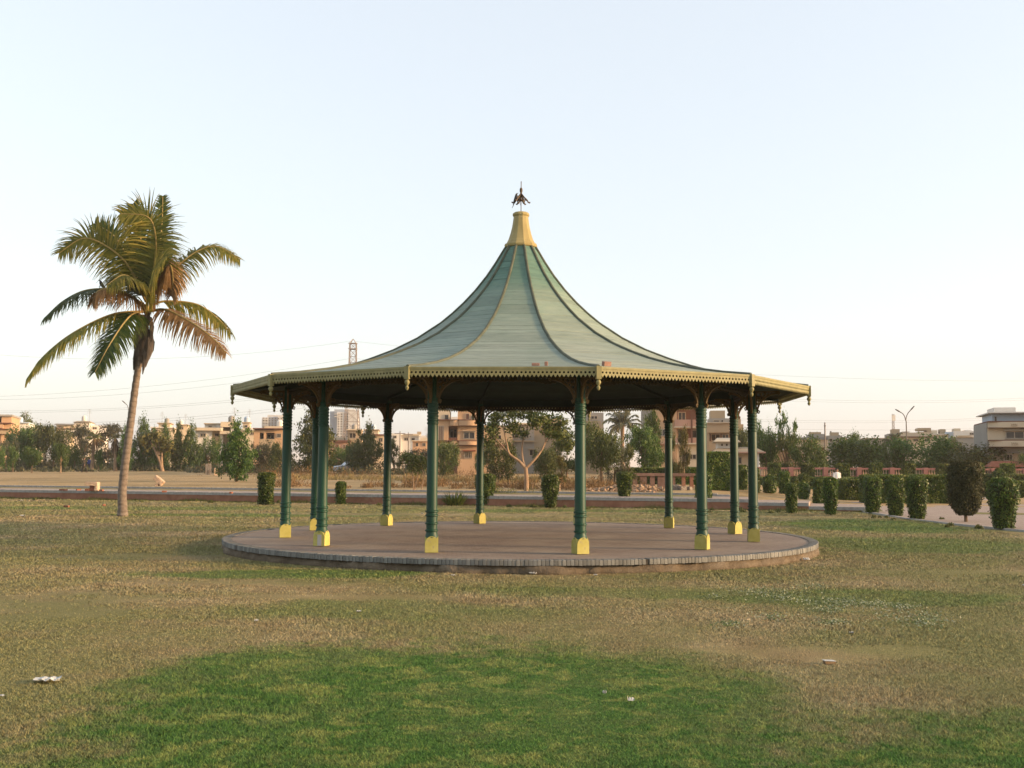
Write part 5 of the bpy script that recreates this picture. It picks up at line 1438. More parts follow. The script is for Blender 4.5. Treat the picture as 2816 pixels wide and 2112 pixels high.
house('small cream house with a rooftop room behind the conical trees', 205, [('wall', 418, 478, 1177, G, 0, 8, 'cream'), ('wall', 436, 466, 1165, 1178, 1, 5, 'cream'), ('roof_slab', 432, 470, 1162.5, 1165, .5, 6, 'tan'), ('roof_slab', 416, 480, 1175, 1177, -.6, 9, 'white')],
      [(425, 436, 1181, 1189, -.02, 'glass', 1), (444, 454, 1168, 1174, .98, 'glass', 1)])
house('grey-cream block with a shallow roof between the conical trees', 215, [('wall', 488, 516, 1170, G, 0, 8, 'cream'), ('roof_slab', 486, 518, 1167.5, 1170, -.6, 9, 'tan')], [(495, 506, 1174, 1182, -.02, 'glass', 1)])
house('cream terraced house with broad parapet and shaded porch', 152, [('wall', 541, 584, 1185, G, 0, 8, 'white'), ('parapet', 538, 610, 1177, 1185, -.9, 8, 'cream'), ('wall', 584, 606, 1185, G, 1.2, 7, 'cream'), ('wall', 562, 594, 1166, 1178, 1.5, 5, 'white'), ('wall', 594, 606, 1164, 1178, 1.2, 5, 'white'),
      ('roof_slab', 560, 608, 1163.5, 1166, 1.0, 6, 'tan'), ('wall', 606, 644, 1160, 1174, .4, 7, 'cream'), ('wall', 606, 612, 1174, G, .6, 7, 'white'), ('wall', 634, 644, 1174, G, .6, 7, 'white'), ('wall', 612, 634, 1174, G, 2.2, 5, 'tan'), ('balcony', 606, 650, 1186, 1194, -.6, 1, 'cream')],
      [(553, 569, 1192, 1203, -.02, 'glass', 1), (590, 602, 1191, 1200, 1.18, 'dark', 1), (614, 632, 1175, 1181, 2.18, 'dark', 0), (572, 582, 1170, 1174, 1.48, 'glass', 0)])
house('cream house with a square water tank tower near the bushy upright tree', 175, [('wall', 645, 706, 1184, G, 0, 8, 'cream'), ('wall', 667, 686, 1163, 1185, 1, 3, 'cream'), ('roof_slab', 665, 688, 1160.5, 1163, .7, 3.6, 'tan'), ('roof_slab', 643, 708, 1181.5, 1184, -.5, 9, 'white'), ('wall', 690, 716, 1176, 1185, 2, 4, 'white')],
      [(650, 662, 1188, 1196, -.02, 'glass', 1), (672, 681, 1168, 1176, .98, 'glass', 0), (690, 702, 1188, 1197, -.02, 'dark', 1)])
house('peach flat-roofed house with two dark openings behind the paired pavilion columns', 152, [('wall', 700, 716, 1183, G, 0, 8, 'peach'), ('wall', 716, 756, 1183, 1190, 0, 8, 'peach'), ('wall', 716, 756, 1190, G, 1.6, 6, 'tan'), ('wall', 727, 733, 1190, 1212, 0, .5, 'peach'), ('wall', 716, 756, 1208, G, 0, 1.2, 'tan'), ('wall', 756, 782, 1181, G, 0, 8, 'peach'), ('roof_slab', 698, 784, 1178, 1181, -.7, 9, 'brown'), ('parapet', 728, 784, 1172, 1178, .5, 5, 'cream')],
      [(718, 726, 1191, 1207, 1.58, 'dark', 0), (735, 753, 1194, 1207, 1.58, 'dark', 1), (762, 774, 1192, 1204, -.02, 'glass', 1)])
def tower(label, Y, x0, x1, yt, blocks, nx, ny, wx0, wx1, wy0, wy1, mat):
    wins = []
    for i in range(nx):
        for j in range(ny):
            a = wx0 + (wx1 - wx0) * (i + .2) / nx; b = wx0 + (wx1 - wx0) * (i + .72) / nx
            c = wy0 + (wy1 - wy0) * (j + .2) / ny; d = wy0 + (wy1 - wy0) * (j + .75) / ny
            wins.append((a, b, c, d, -.05, 'glass', 0))
    return house(label, Y, blocks, wins, 0, 'apartment_tower', cat='building')
tower('distant pale apartment slab above the rooftops above the peach flat-roofed house', 620, 721, 778, 1143, [('wall', 721, 738, 1148, G, .6, 16, 'haze'), ('wall', 738, 764, 1146, G, 1.4, 16, 'hazeb'), ('wall', 764, 779, 1145, G, 0, 16, 'haze'), ('roof_block', 735, 776, 1141, 1147, 3, 8, 'haze'), ('balcony', 723, 736, 1152, 1155, -.8, 2, 'haze'), ('balcony', 723, 736, 1160, 1163, -.8, 2, 'haze'), ('balcony', 723, 736, 1168, 1171, -.8, 2, 'haze')], 7, 6, 722, 778, 1148, 1186, None)
tower('distant tall apartment tower half hidden behind the lattice tower', 600, 907, 985, 1126, [('wall', 907, 927, 1131, G, 3, 22, 'hazeb'), ('wall', 927, 947, 1134, G, 0, 20, 'haze'), ('wall', 947, 958, 1128, G, 2, 20, 'haze'), ('wall', 958, 985, 1132, G, -1, 20, 'haze'), ('roof_block', 919, 952, 1125.5, 1135, 2, 14, 'hazeb'), ('roof_block', 950, 975, 1124, 1132, 4, 10, 'haze'),  # bluish left wall: shade of that side put into its colour
      ('balcony', 920, 932, 1138, 1140, -1, 3, 'haze'), ('balcony', 920, 932, 1145, 1147, -1, 3, 'haze')], 7, 10, 928, 984, 1136, 1204, None)
house('pinkish house with shuttered windows and rooftop room under the lattice tower', 185, [('wall', 903, 962, 1216, G, 0, 9, 'pink'), ('roof_slab', 901, 966, 1211, 1216, -.8, 10, 'brown'), ('wall', 956, 994, 1183, G, 1.5, 8, 'tan'), ('roof_slab', 953, 996, 1180, 1183, .9, 9, 'cream'), ('wall', 915, 945, 1202, 1212, 3, 4, 'cream')],
      [(914, 922, 1222, 1234, -.02, 'shut', 0), (925, 934, 1222, 1234, -.02, 'shut', 0), (944, 958, 1222, 1236, -.02, 'shut', 1), (960, 979, 1190, 1205, 1.48, 'dark', 1)])
house('cream two-step house beside the lattice tower', 196, [('wall', 990, 1058, 1198, G, 0, 9, 'cream'), ('roof_slab', 988, 1061, 1194.5, 1198, -.7, 10, 'brown'), ('wall', 1002, 1040, 1183, 1195, 1.5, 6, 'cream'), ('roof_slab', 1000, 1043, 1180.5, 1183, 1, 7, 'tan'), ('wall', 1058, 1072, 1210, G, 1, 7, 'peach')],
      [(1000, 1010, 1205, 1216, -.02, 'glass', 1), (1020, 1032, 1205, 1218, -.02, 'glass', 1), (1042, 1054, 1204, 1216, -.02, 'glass', 1), (1010, 1020, 1187, 1193, 1.48, 'glass', 0)])
house('cluster of low white flat-roofed rooms framed between two pavilion columns', 262, [('wall', 1076, 1104, 1192, G, 0, 9, 'white'), ('wall', 1100, 1152, 1198, G, 1, 9, 'white'), ('roof_slab', 1098, 1154, 1195.5, 1198, .4, 10, 'cream'), ('wall', 1108, 1156, 1192, 1198, 4, 6, 'cream'), ('water_tank', 1147, 1158, 1186, 1193, 4, 2, 'tan'), ('wall', 1152, 1192, 1198, G, .5, 8, 'white')],
      [(1082, 1092, 1198, 1206, -.02, 'glass', 1), (1112, 1124, 1204, 1212, .98, 'glass', 1), (1132, 1142, 1204, 1212, .98, 'dark', 0)])
house('small peach house in front of the white rooms between two columns', 205, [('wall', 1136, 1182, 1214, G, 0, 8, 'peach'), ('roof_slab', 1134, 1186, 1211.5, 1214, -.5, 9, 'cream'), ('wall', 1156, 1192, 1203, 1214, 3, 4, 'cream')], [(1144, 1152, 1218, 1228, -.02, 'dark', 0), (1162, 1172, 1218, 1228, -.02, 'glass', 1)])
# big orange house
house('three-storey orange plaster house with rounded balconies behind the pavilion', 118,
      [('wall', 1196, 1234, 1156, G, 0, 10, 'peach'), ('wall', 1234, 1259, 1156, 1172, 0, 2, 'peach'), ('wall', 1234, 1259, 1156, G, 2.0, 8, 'pink'), ('wall', 1259, 1324, 1156, G, .3, 10, 'peach'),
       ('curved_band', 1238, 1262, 1157, 1171, -.2, .5, 'peach'), ('curved_band', 1262, 1324, 1157, 1171, -.3, 1.2, 'peach'), ('curved_band', 1238, 1262, 1214, 1224, -.2, .5, 'peach'), ('curved_band', 1262, 1324, 1214, 1224, -.3, 1.2, 'peach'),
       ('cornice', 1194, 1326, 1154.2, 1156, -.35, 11, 'brown'), ('cornice', 1194, 1326, 1211.5, 1213.5, -.4, 1.2, 'brown'), ('cornice', 1259, 1326, 1171, 1172.5, -.2, 1.0, 'brown'), ('cornice', 1259, 1326, 1224, 1225.5, -.2, 1.0, 'brown'),
       ('balcony', 1235, 1258, 1204, 1212, .2, .3, 'brown'), ('wall', 1196, 1237, 1126, 1154, 1, 6, 'cream'), ('wall', 1259, 1324, 1108, 1154, 1, 8, 'peach'), ('parapet', 1240, 1259, 1146, 1154, .6, .3, 'white'),
       ('awning', 1275, 1309, 1238, 1241, -.8, 1.1, 'red'), ('boundary_wall', 1268, 1330, 1264, G, -3.2, .3, 'peach'), ('wall', 1324, 1412, 1168, G, 2, 9, 'tan'), ('cornice', 1322, 1414, 1222, 1226, 1.6, 1, 'brown')],
      [(1206, 1222, 1171, 1212, -.02, 'shut', 2), (1236, 1257, 1178, 1204, 1.98, 'dark', 1), (1275, 1307, 1187, 1208, .28, 'glass', 1), (1277, 1300, 1242, 1261, .28, 'glass', 3), (1281, 1291, 1136, 1153, .98, 'shut', 0), (1295, 1306, 1142, 1153, .98, 'glass', 0), (1222, 1234, 1139, 1154, .98, 'glass', 0), (1371, 1381, 1195, 1208, 1.98, 'dark', 0)], xref=1258)
house('grey-white house behind the crooked tree', 128, [('wall', 1400, 1470, 1168, G, 0, 9, 'grey'), ('wall', 1470, 1545, 1150, G, 1.5, 9, 'tan'), ('roof_slab', 1398, 1472, 1164, 1168, -.7, 10, 'cream'), ('cornice', 1398, 1472, 1212, 1215, -.5, 1, 'tan')],
      [(1403, 1429, 1189, 1206, -.02, 'dark', 1), (1440, 1456, 1190, 1206, -.02, 'glass', 1), (1456, 1478, 1236, 1254, -.02, 'dark', 1), (1490, 1512, 1165, 1182, 1.48, 'glass', 1)])
house('beige house beside the big feather palm behind the pavilion', 132, [('wall', 1612, 1661, 1134, G, 1, 9, 'grey'), ('parapet', 1600, 1652, 1159, 1176, -.8, 3, 'tan'), ('wall', 1598, 1650, 1176, G, 0, 2, 'tan')], [(1610, 1630, 1182, 1196, -.02, 'glass', 1), (1625, 1645, 1142, 1153, .98, 'glass', 1)])
house('pink-banded open-fronted house with a brown post behind the pavilion', 120, [('wall', 1768, 1802, 1120, G, .6, 10, 'grey'), ('wall', 1802, 1862, 1120, G, 0, 10, 'peach'), ('wall', 1862, 1925, 1116, G, 2.6, 8, 'brown'), ('parapet', 1856, 1925, 1155, 1174, -.4, .4, 'pink'), ('floor_slab', 1854, 1927, 1174, 1177, -.6, 3.2, 'cream'), ('parapet', 1856, 1925, 1205, 1219, -.4, .4, 'pink'),  # recessed wall in dark brown paints the shade of the open storeys
      ('floor_slab', 1848, 1927, 1219, 1222.5, -.8, 3.4, 'cream'), ('wall', 1856, 1925, 1222.5, G, .2, 2.3, 'cream'), ('post', 1899, 1903, 1118, 1219, -.75, .2, 'brown'), ('roof_slab', 1854, 1927, 1112, 1117, -.6, 10, 'cream'), ('wall', 1802, 1858, 1214, 1222, -.6, .6, 'pink')],
      [(1893, 1915, 1249, 1264, .18, 'dark', 1), (1812, 1832, 1180, 1200, -.02, 'glass', 1), (1866, 1890, 1180, 1204, 2.58, 'glass', 1), (1906, 1922, 1180, 1204, 2.58, 'dark', 0), (1868, 1890, 1130, 1154, 2.58, 'glass', 1)])
house('beige stepped house with a rooftop cube behind the two-tiered gatehouse', 136, [('wall', 1946, 1952, 1190, G, 0, 8, 'tan'), ('parapet', 1946, 2012, 1164, 1190, -.3, 6, 'tan'), ('wall', 1952, 2012, 1190, G, 2.2, 6, 'brown'), ('wall', 1952, 2008, 1150, 1164, .8, 5, 'grey'), ('wall', 1957, 1996, 1128, 1150, 1.2, 4, 'tan'), ('cornice', 1944, 2014, 1162.5, 1164.5, -.6, 7, 'cream'),  # dark brown back wall: shade of the recess put into colour
      ('wall', 2012, 2048, 1165, G, 2.4, 6, 'tan'), ('wall', 2012, 2042, 1150, 1166, 3, 4, 'tan'), ('wall', 1946, 2012, 1214, G, .1, 2, 'tan')], [(1963, 1982, 1154, 1161, .78, 'glass', 0), (1985, 1991, 1154, 1161, .78, 'glass', 0), (1958, 1984, 1192, 1212, 2.18, 'dark', 1), (1988, 2008, 1192, 1212, 2.18, 'glass', 1)])
house('cream gatehouse with two-tiered hipped roof behind the plaza shrubs', 96, [('wall', 1978, 2082, 1246, G, 0, 5, 'cream'), ('pitched_roof', 1960, 2098, 1229, 1243, -1.2, 7.4, 'tan'), ('eave_slab', 1958, 2100, 1243, 1246.5, -1.4, 7.8, 'pink'), ('wall', 1975, 2030, 1216, 1233, .8, 3, 'white'), ('pitched_roof', 1966, 2036, 1203, 1214, .2, 4.2, 'cream'), ('eave_slab', 1965, 2037, 1214, 1216.5, .1, 4.4, 'tan'), ('pillar', 2078, 2083, 1246, G, -1, .3, 'white')],
      [(1985, 1990, 1220, 1226, .78, 'dark', 0), (1998, 2003, 1220, 1226, .78, 'dark', 0), (2010, 2015, 1220, 1226, .78, 'dark', 0), (2020, 2040, 1256, 1276, -.02, 'glass', 1)], cat='gatehouse', name='gatehouse')
house('long low tan house with grey slab roof behind the loose trees', 142, [('wall', 2100, 2270, 1237, G, 1.5, 8, 'tan'), ('parapet', 2172, 2270, 1210, 1227, -.3, 1, 'cream'), ('roof_slab', 2170, 2273, 1203.5, 1210, -.7, 9, 'roofgrey'), ('wall', 2172, 2270, 1210, G, 3, 6, 'brown'), ('floor_slab', 2098, 2273, 1227, 1229.5, -.6, 3, 'cream'), ('pillar', 2269, 2273, 1210, G, -.5, .3, 'cream'), ('wall', 2229, 2271, 1193, 1204, 2, 5, 'grey'), ('wall', 2234, 2262, 1187, 1194, 3, 3, 'tan'),  # brown wall set back: void shade painted as wall colour
      ('pitched_roof', 2098, 2150, 1211, 1226, 0, 6, 'red'), ('wall', 2100, 2148, 1226, 1238, 1, 5, 'cream'), ('pillar', 2208, 2212, 1229, G, -.5, .3, 'cream'), ('balcony', 2172, 2268, 1240, 1247, -.4, .3, 'cream')],
      [(2190, 2204, 1248, 1262, 1.48, 'dark', 1), (2225, 2240, 1248, 1262, 1.48, 'glass', 1), (2245, 2260, 1248, 1264, 1.48, 'dark', 0), (2110, 2126, 1245, 1258, 1.48, 'glass', 1)], xref=2190)
house('grey unfinished house with rooftop tank beside the long low tan house', 172, [('wall', 2274, 2316, 1198, G, 0, 8, 'grey'), ('water_tank', 2289, 2310, 1188, 1199, 2, 3, 'tan'), ('chimney', 2288, 2292, 1184, 1190, 3, .5, 'grey'), ('wall', 2316, 2330, 1205, G, 1, 6, 'peach')], [(2282, 2290, 1206, 1216, -.02, 'dark', 0), (2298, 2308, 1206, 1216, -.02, 'glass', 1)])
house('low grey flat house behind the wide domed thicket tree', 200, [('wall', 2376, 2450, 1207, G, 0, 8, 'grey'), ('roof_slab', 2374, 2452, 1205, 1207, -.5, 9, 'tan')], [(2384, 2394, 1211, 1219, -.02, 'glass', 1), (2412, 2424, 1211, 1219, -.02, 'dark', 1)])
house('tan house with two rooftop rooms behind the double street lamp', 205, [('wall', 2447, 2480, 1192, G, 1, 8, 'grey'), ('wall', 2459, 2479, 1179, 1193, 2, 4, 'tan'), ('wall', 2480, 2560, 1190, G, 0, 8, 'cream'), ('roof_slab', 2478, 2563, 1201, 1204, -1, 2, 'brown'), ('wall', 2525, 2559, 1188, 1192, .5, 5, 'tan'), ('wall', 2525, 2559, 1177, 1184, .8, 5, 'tan'), ('wall', 2548, 2559, 1184, 1188, .6, 5, 'tan'), ('post', 2526, 2528, 1184, 1188, .7, .4, 'tan'), ('roof_slab', 2484, 2502, 1186.5, 1188.5, 0, 3, 'white')],
      [(2490, 2500, 1207, 1215, -.02, 'glass', 1), (2512, 2524, 1207, 1215, -.02, 'dark', 1), (2540, 2552, 1207, 1215, -.02, 'glass', 1)])
house('pale double-topped house behind the grey boundary wall', 228, [('wall', 2564, 2606, 1195, G, 0, 8, 'cream'), ('wall', 2566, 2580, 1183, 1196, 1, 4, 'cream'), ('wall', 2588, 2602, 1180, 1196, 1.4, 4, 'tan'), ('roof_slab', 2562, 2608, 1193.5, 1195.5, -.5, 9, 'white')], [(2570, 2578, 1200, 1208, -.02, 'glass', 1), (2590, 2600, 1200, 1208, -.02, 'dark', 1), (2583, 2587, 1186, 1195, 1.6, 'dark', 0)])
house('whitish house with a rooftop cube beside the curved house', 225, [('wall', 2606, 2626, 1187, G, 2, 8, 'blue'), ('wall', 2626, 2690, 1186, G, 0, 8, 'white'), ('wall', 2627, 2644, 1178, 1187, 1, 4, 'cream'), ('wall', 2654, 2672, 1183, 1187, 1, 5, 'white'), ('roof_slab', 2634, 2668, 1198, 1200, -.8, 2, 'cream')], [(2635, 2646, 1202, 1210, -.02, 'glass', 1), (2665, 2676, 1190, 1197, -.02, 'glass', 1)])
gw = house('plain grey boundary wall behind the thorny thicket tree', 125, [('wall', 2622, 2700, 1204, G, 0, .4, 'grey'), ('coping', 2621, 2701, 1202.5, 1204, -.1, .6, 'tan')], cat='wall', name='boundary_wall')
U = house('two-storey house with curved cream balcony bands and pale blue penthouse', 95, [('wall', 2718, 2900, 1177, 1212, .3, 8, 'cream'), ('curved_band', 2719, 2905, 1162, 1177, 0, 1.6, 'cream'), ('roof_slab', 2717, 2906, 1159, 1162, -.25, 8.6, 'brown'), ('cornice', 2718, 2904, 1177, 1178.3, -.3, 1, 'brown'), ('curved_band', 2721, 2905, 1213, 1229, 0, 1.6, 'cream'), ('cornice', 2719, 2906, 1210.5, 1213, -.3, 2, 'brown'), ('cornice', 2720, 2906, 1229, 1230.2, -.25, 1, 'brown'),
      ('wall', 2723, 2900, 1230, 1247, 1.2, 7, 'grey'), ('wall', 2723, 2900, 1247, G, 1.0, 7, 'tan'), ('wall', 2716.5, 2720, 1162, G, .5, 8, 'grey'), ('wall', 2736, 2900, 1136, 1160, 1.5, 6, 'blue'), ('floor_slab', 2724, 2905, 1133, 1136.2, .5, 8, 'white'), ('wall', 2746, 2802, 1117.5, 1133, 2.5, 4, 'white')],  # grey slab on the left side: its shade put into colour
      [(2762, 2880, 1186, 1208, .28, 'glass', 4), (2760, 2783, 1248, 1268, .98, 'dark', 2), (2742, 2747, 1144, 1157, 1.48, 'glass', 0), (2800, 2840, 1250, 1266, .98, 'glass', 2)], -0.27, xref=2719)
# lettering-like emblems on the two balcony bands
M_emb = surf('embossed_emblem', (.16, .10, .05), (.22, .14, .08), 8, .8)
for y in (1170, 1221):
    mb = MB(); zc = Z(2740, y, 95) - gzf(X(2719, 95), 95); xc = X(2781, 95) - X(2719, 95)
    for q in range(6):
        u = (q - 2.5) * .085; mb.tube([(xc + u - .05, -.62, zc + .12 - .03 * (q % 2)), (xc + u, -.625, zc - .02), (xc + u + .05, -.62, zc + (.10 if q % 2 else -.06))], [.016, .018, .012], 5)
    mb.tube([(xc - .28, -.615, zc - .10), (xc, -.625, zc - .13), (xc + .28, -.61, zc - .08)], .016, 5)
    obj('emblem', mb.mesh('emblem', M_emb), U)
# red tiled canopy by the balustrade
house('low red tiled canopy roof behind the balustrade below the curved house', 91.5, [('pitched_roof', 2718, 2850, 1268, 1284, 0, 3, 'red'), ('wall', 2740, 2840, 1284, G, .8, 1.2, 'pink')], cat='canopy', name='tiled_canopy')

# ------------------------------------------------------------------ lattice tower, lamps, masts, cables
M_steel = surf('galvanised_steel', (.24, .19, .16), (.33, .27, .23), 3, .6)
PY = 250.0
pb = Vector((X(968, PY), PY, gzf(X(968, PY), PY)))
pyl = thing('lattice_tower', 'tall steel lattice power tower rising behind the pavilion roof', 'pylon', pb)
def zt(y): return Z(970, y, PY) - pb.z
lv = [(1262, 26), (1222, 23), (1190, 20.5), (1160, 18.5), (1130, 16.5), (1100, 14.5), (1075, 12.5), (1050, 11), (1030, 10), (1012, 9.6), (996, 9.4), (980, 9.2), (960, 9), (943, 8.6)]
lv = [(z, M(h, PY)) for z, h in [(zt(y), h) for y, h in lv]]; lv[0] = (-.2, lv[0][1])
for sx in (-1, 1):
    for sy in (-1, 1):
        mb = MB(); mb.tube([(sx * h, sy * h, z) for z, h in lv], .11, 4); obj('leg', mb.mesh('leg', M_steel), pyl)
for (z0, h0), (z1, h1) in zip(lv, lv[1:]):
    mb = MB()
    for sx, sy, ex, ey in ((-1, -1, 1, -1), (1, -1, 1, 1), (1, 1, -1, 1), (-1, 1, -1, -1)):
        mb.tube([(sx * h0, sy * h0, z0), (ex * h1, ey * h1, z1)], .055, 4); mb.tube([(ex * h0, ey * h0, z0), (sx * h1, sy * h1, z1)], .055, 4); mb.tube([(sx * h1, sy * h1, z1), (ex * h1, ey * h1, z1)], .06, 4)
    obj('bracing', mb.mesh('bracing', M_steel), pyl)
mb = MB(); hz, hh = lv[-1]
for sx in (-1, 1):
    for sy in (-1, 1): mb.tube([(sx * hh, sy * hh, hz), (0, 0, zt(931))], .08, 4)
obj('peak', mb.mesh('peak', M_steel), pyl)
for y in (943, 958, 1007):
    mb = MB(); mb.box(-M(10.5, PY), M(10.5, PY), -M(10, PY), M(10, PY), zt(y) - .12, zt(y)); 
    mb.tube([(-M(14, PY), 0, zt(y)), (M(12, PY), 0, zt(y))], .09, 4)
    obj('cross_arm', mb.mesh('cross_arm', M_steel), pyl)
M_wire = surf('cable', (.10, .09, .085), (.14, .12, .11), 3, .6)
cab = [((960, 937), (-160, 962), 240, 3), ((962, 985), (-160, 1094), 262, 2), ((962, 1003), (-160, 1098), 268, 2.5), ((962, 1062), (-160, 1128), 256, 2), ((962, 1068), (-160, 1132), 262, 2),
       ((962, 1098), (-160, 1165), 256, 2), ((962, 1106), (-160, 1172), 262, 2), ((975, 938), (3000, 1046), 300, 3), ((976, 985), (3000, 1085), 300, 5), ((976, 992), (3000, 1090), 305, 5), ((976, 1062), (3000, 1132), 310, 5), ((976, 1068), (3000, 1137), 315, 5), ((976, 1100), (3000, 1165), 315, 4)]
pos = ['earth wire', 'upper outer cable', 'upper inner cable', 'middle outer cable', 'middle inner cable', 'lower outer cable', 'lower inner cable']
for i, (a, b, Yb, sag) in enumerate(cab):
    p, q = at(a[0], a[1], PY), at(b[0], b[1], Yb)
    pts = [p.lerp(q, u / 24) - Vector((0, 0, sag * 4 * (u / 24) * (1 - u / 24))) for u in range(25)]
    mb = MB(); mb.tube(pts, .022, 4)
    side = 'over the palm' if i < 7 else 'over the plaza and houses'
    tag(obj('power_cable', mb.mesh('power_cable', M_wire)), f'thin {pos[i] if i < 7 else pos[i - 7]} strung from the lattice tower {side}', 'cable', 'power cables')
M_lamp = surf('lamp_post_paint', (.10, .085, .075), (.15, .125, .11), 4, .6)
def lamp(label, px, Y, ytop, arms, px_off=0):
    b = Vector((X(px, Y), Y, gzf(X(px, Y), Y))); t = thing('street_lamp', label, 'street lamp', b)
    ys = arms[0][0][1]
    mb = MB(); mb.tube([(0, 0, -.1), tuple(at(px + px_off, ys, Y) - b)], [.10, .055], 8); obj('pole', mb.mesh('pole', M_lamp, True), t)
    for pts in arms:
        P = catmull([at(x, y, Y) - b for x, y in pts], 6); mb = MB(); mb.tube(P, .045, 6); a = obj('arm', mb.mesh('arm', M_lamp, True), t)
        e, d = P[-1], (P[-1] - P[-3]).normalized(); mb = MB(); mb.tube([e - d * .1, e + d * .25, e + d * .6], [.06, .13, .09], 8, flat=.6); obj('lamp_head', mb.mesh('lamp_head', M_lamp, True), a)
lamp('tall double-armed street lamp rising from the wide rounded trees', 2493, 112, 1127, [[(2492, 1158), (2489, 1146), (2484, 1138), (2478, 1134)], [(2492, 1158), (2494, 1146), (2499, 1136), (2505, 1129)]])
lamp('single curved street lamp peeping out behind the coconut palm trunk', 357, 148, 1108, [[(354, 1140), (352.5, 1125), (349, 1115), (344, 1110)]], -3)
def mast(label, px, Y, y0, y1, w):
    b = at(px, y1, Y); t = thing('antenna_mast', label, 'mast', (b.x, b.y, gzf(b.x, b.y))); z = b.z - t.location.z; h = Z(px, y0, Y) - t.location.z
    mb = MB()
    for sx, sy in ((-1, -1), (1, -1), (1, 1), (-1, 1)): mb.tube([(sx * w, sy * w, -.2), (sx * w * .6, sy * w * .6, h)], .05, 4)
    obj('leg_frame', mb.mesh('leg_frame', M_steel), t); mb = MB(); n = int(h / (w * 3)) + 1
    for i in range(n): mb.tube([(-w, -w, h * i / n), (w, -w, h * (i + 1) / n)], .035, 4); mb.tube([(w, -w, h * i / n), (-w, -w, h * (i + 1) / n)], .035, 4)
    obj('bracing', mb.mesh('bracing', M_steel), t)
    mb = MB(); mb.box(-w * 1.5, w * 1.5, -w * 1.6, -w * 1.1, h - 1.6, h - .3); obj('panel_antenna', mb.mesh('panel_antenna', W_['white']), t)
mast('pale telecom mast standing behind the tan house with rooftop rooms', 2457, 260, 1139, 1190, .28)
def pole(label, px, Y, y0, arm):
    b = Vector((X(px, Y), Y, gzf(X(px, Y), Y))); t = thing('utility_pole', label, 'pole', b); h = Z(px, y0, Y) - b.z
    mb = MB(); mb.tube([(0, 0, -.2), (0, 0, h)], [.12, .08], 6); obj('post', mb.mesh('post', M_lamp), t)
    mb = MB(); mb.box(-arm, arm, -.05, .05, h - .5, h - .38); obj('cross_arm', mb.mesh('cross_arm', M_lamp), t)
pole('taller utility pole with long crossbar among the white rooms', 1101, 200, 1186, 1.0)
pole('shorter utility pole with short crossbar among the white rooms', 1124, 205, 1189, .9)
pole('thin pole standing by the roof of the long low tan house', 2269, 139, 1162, .12)
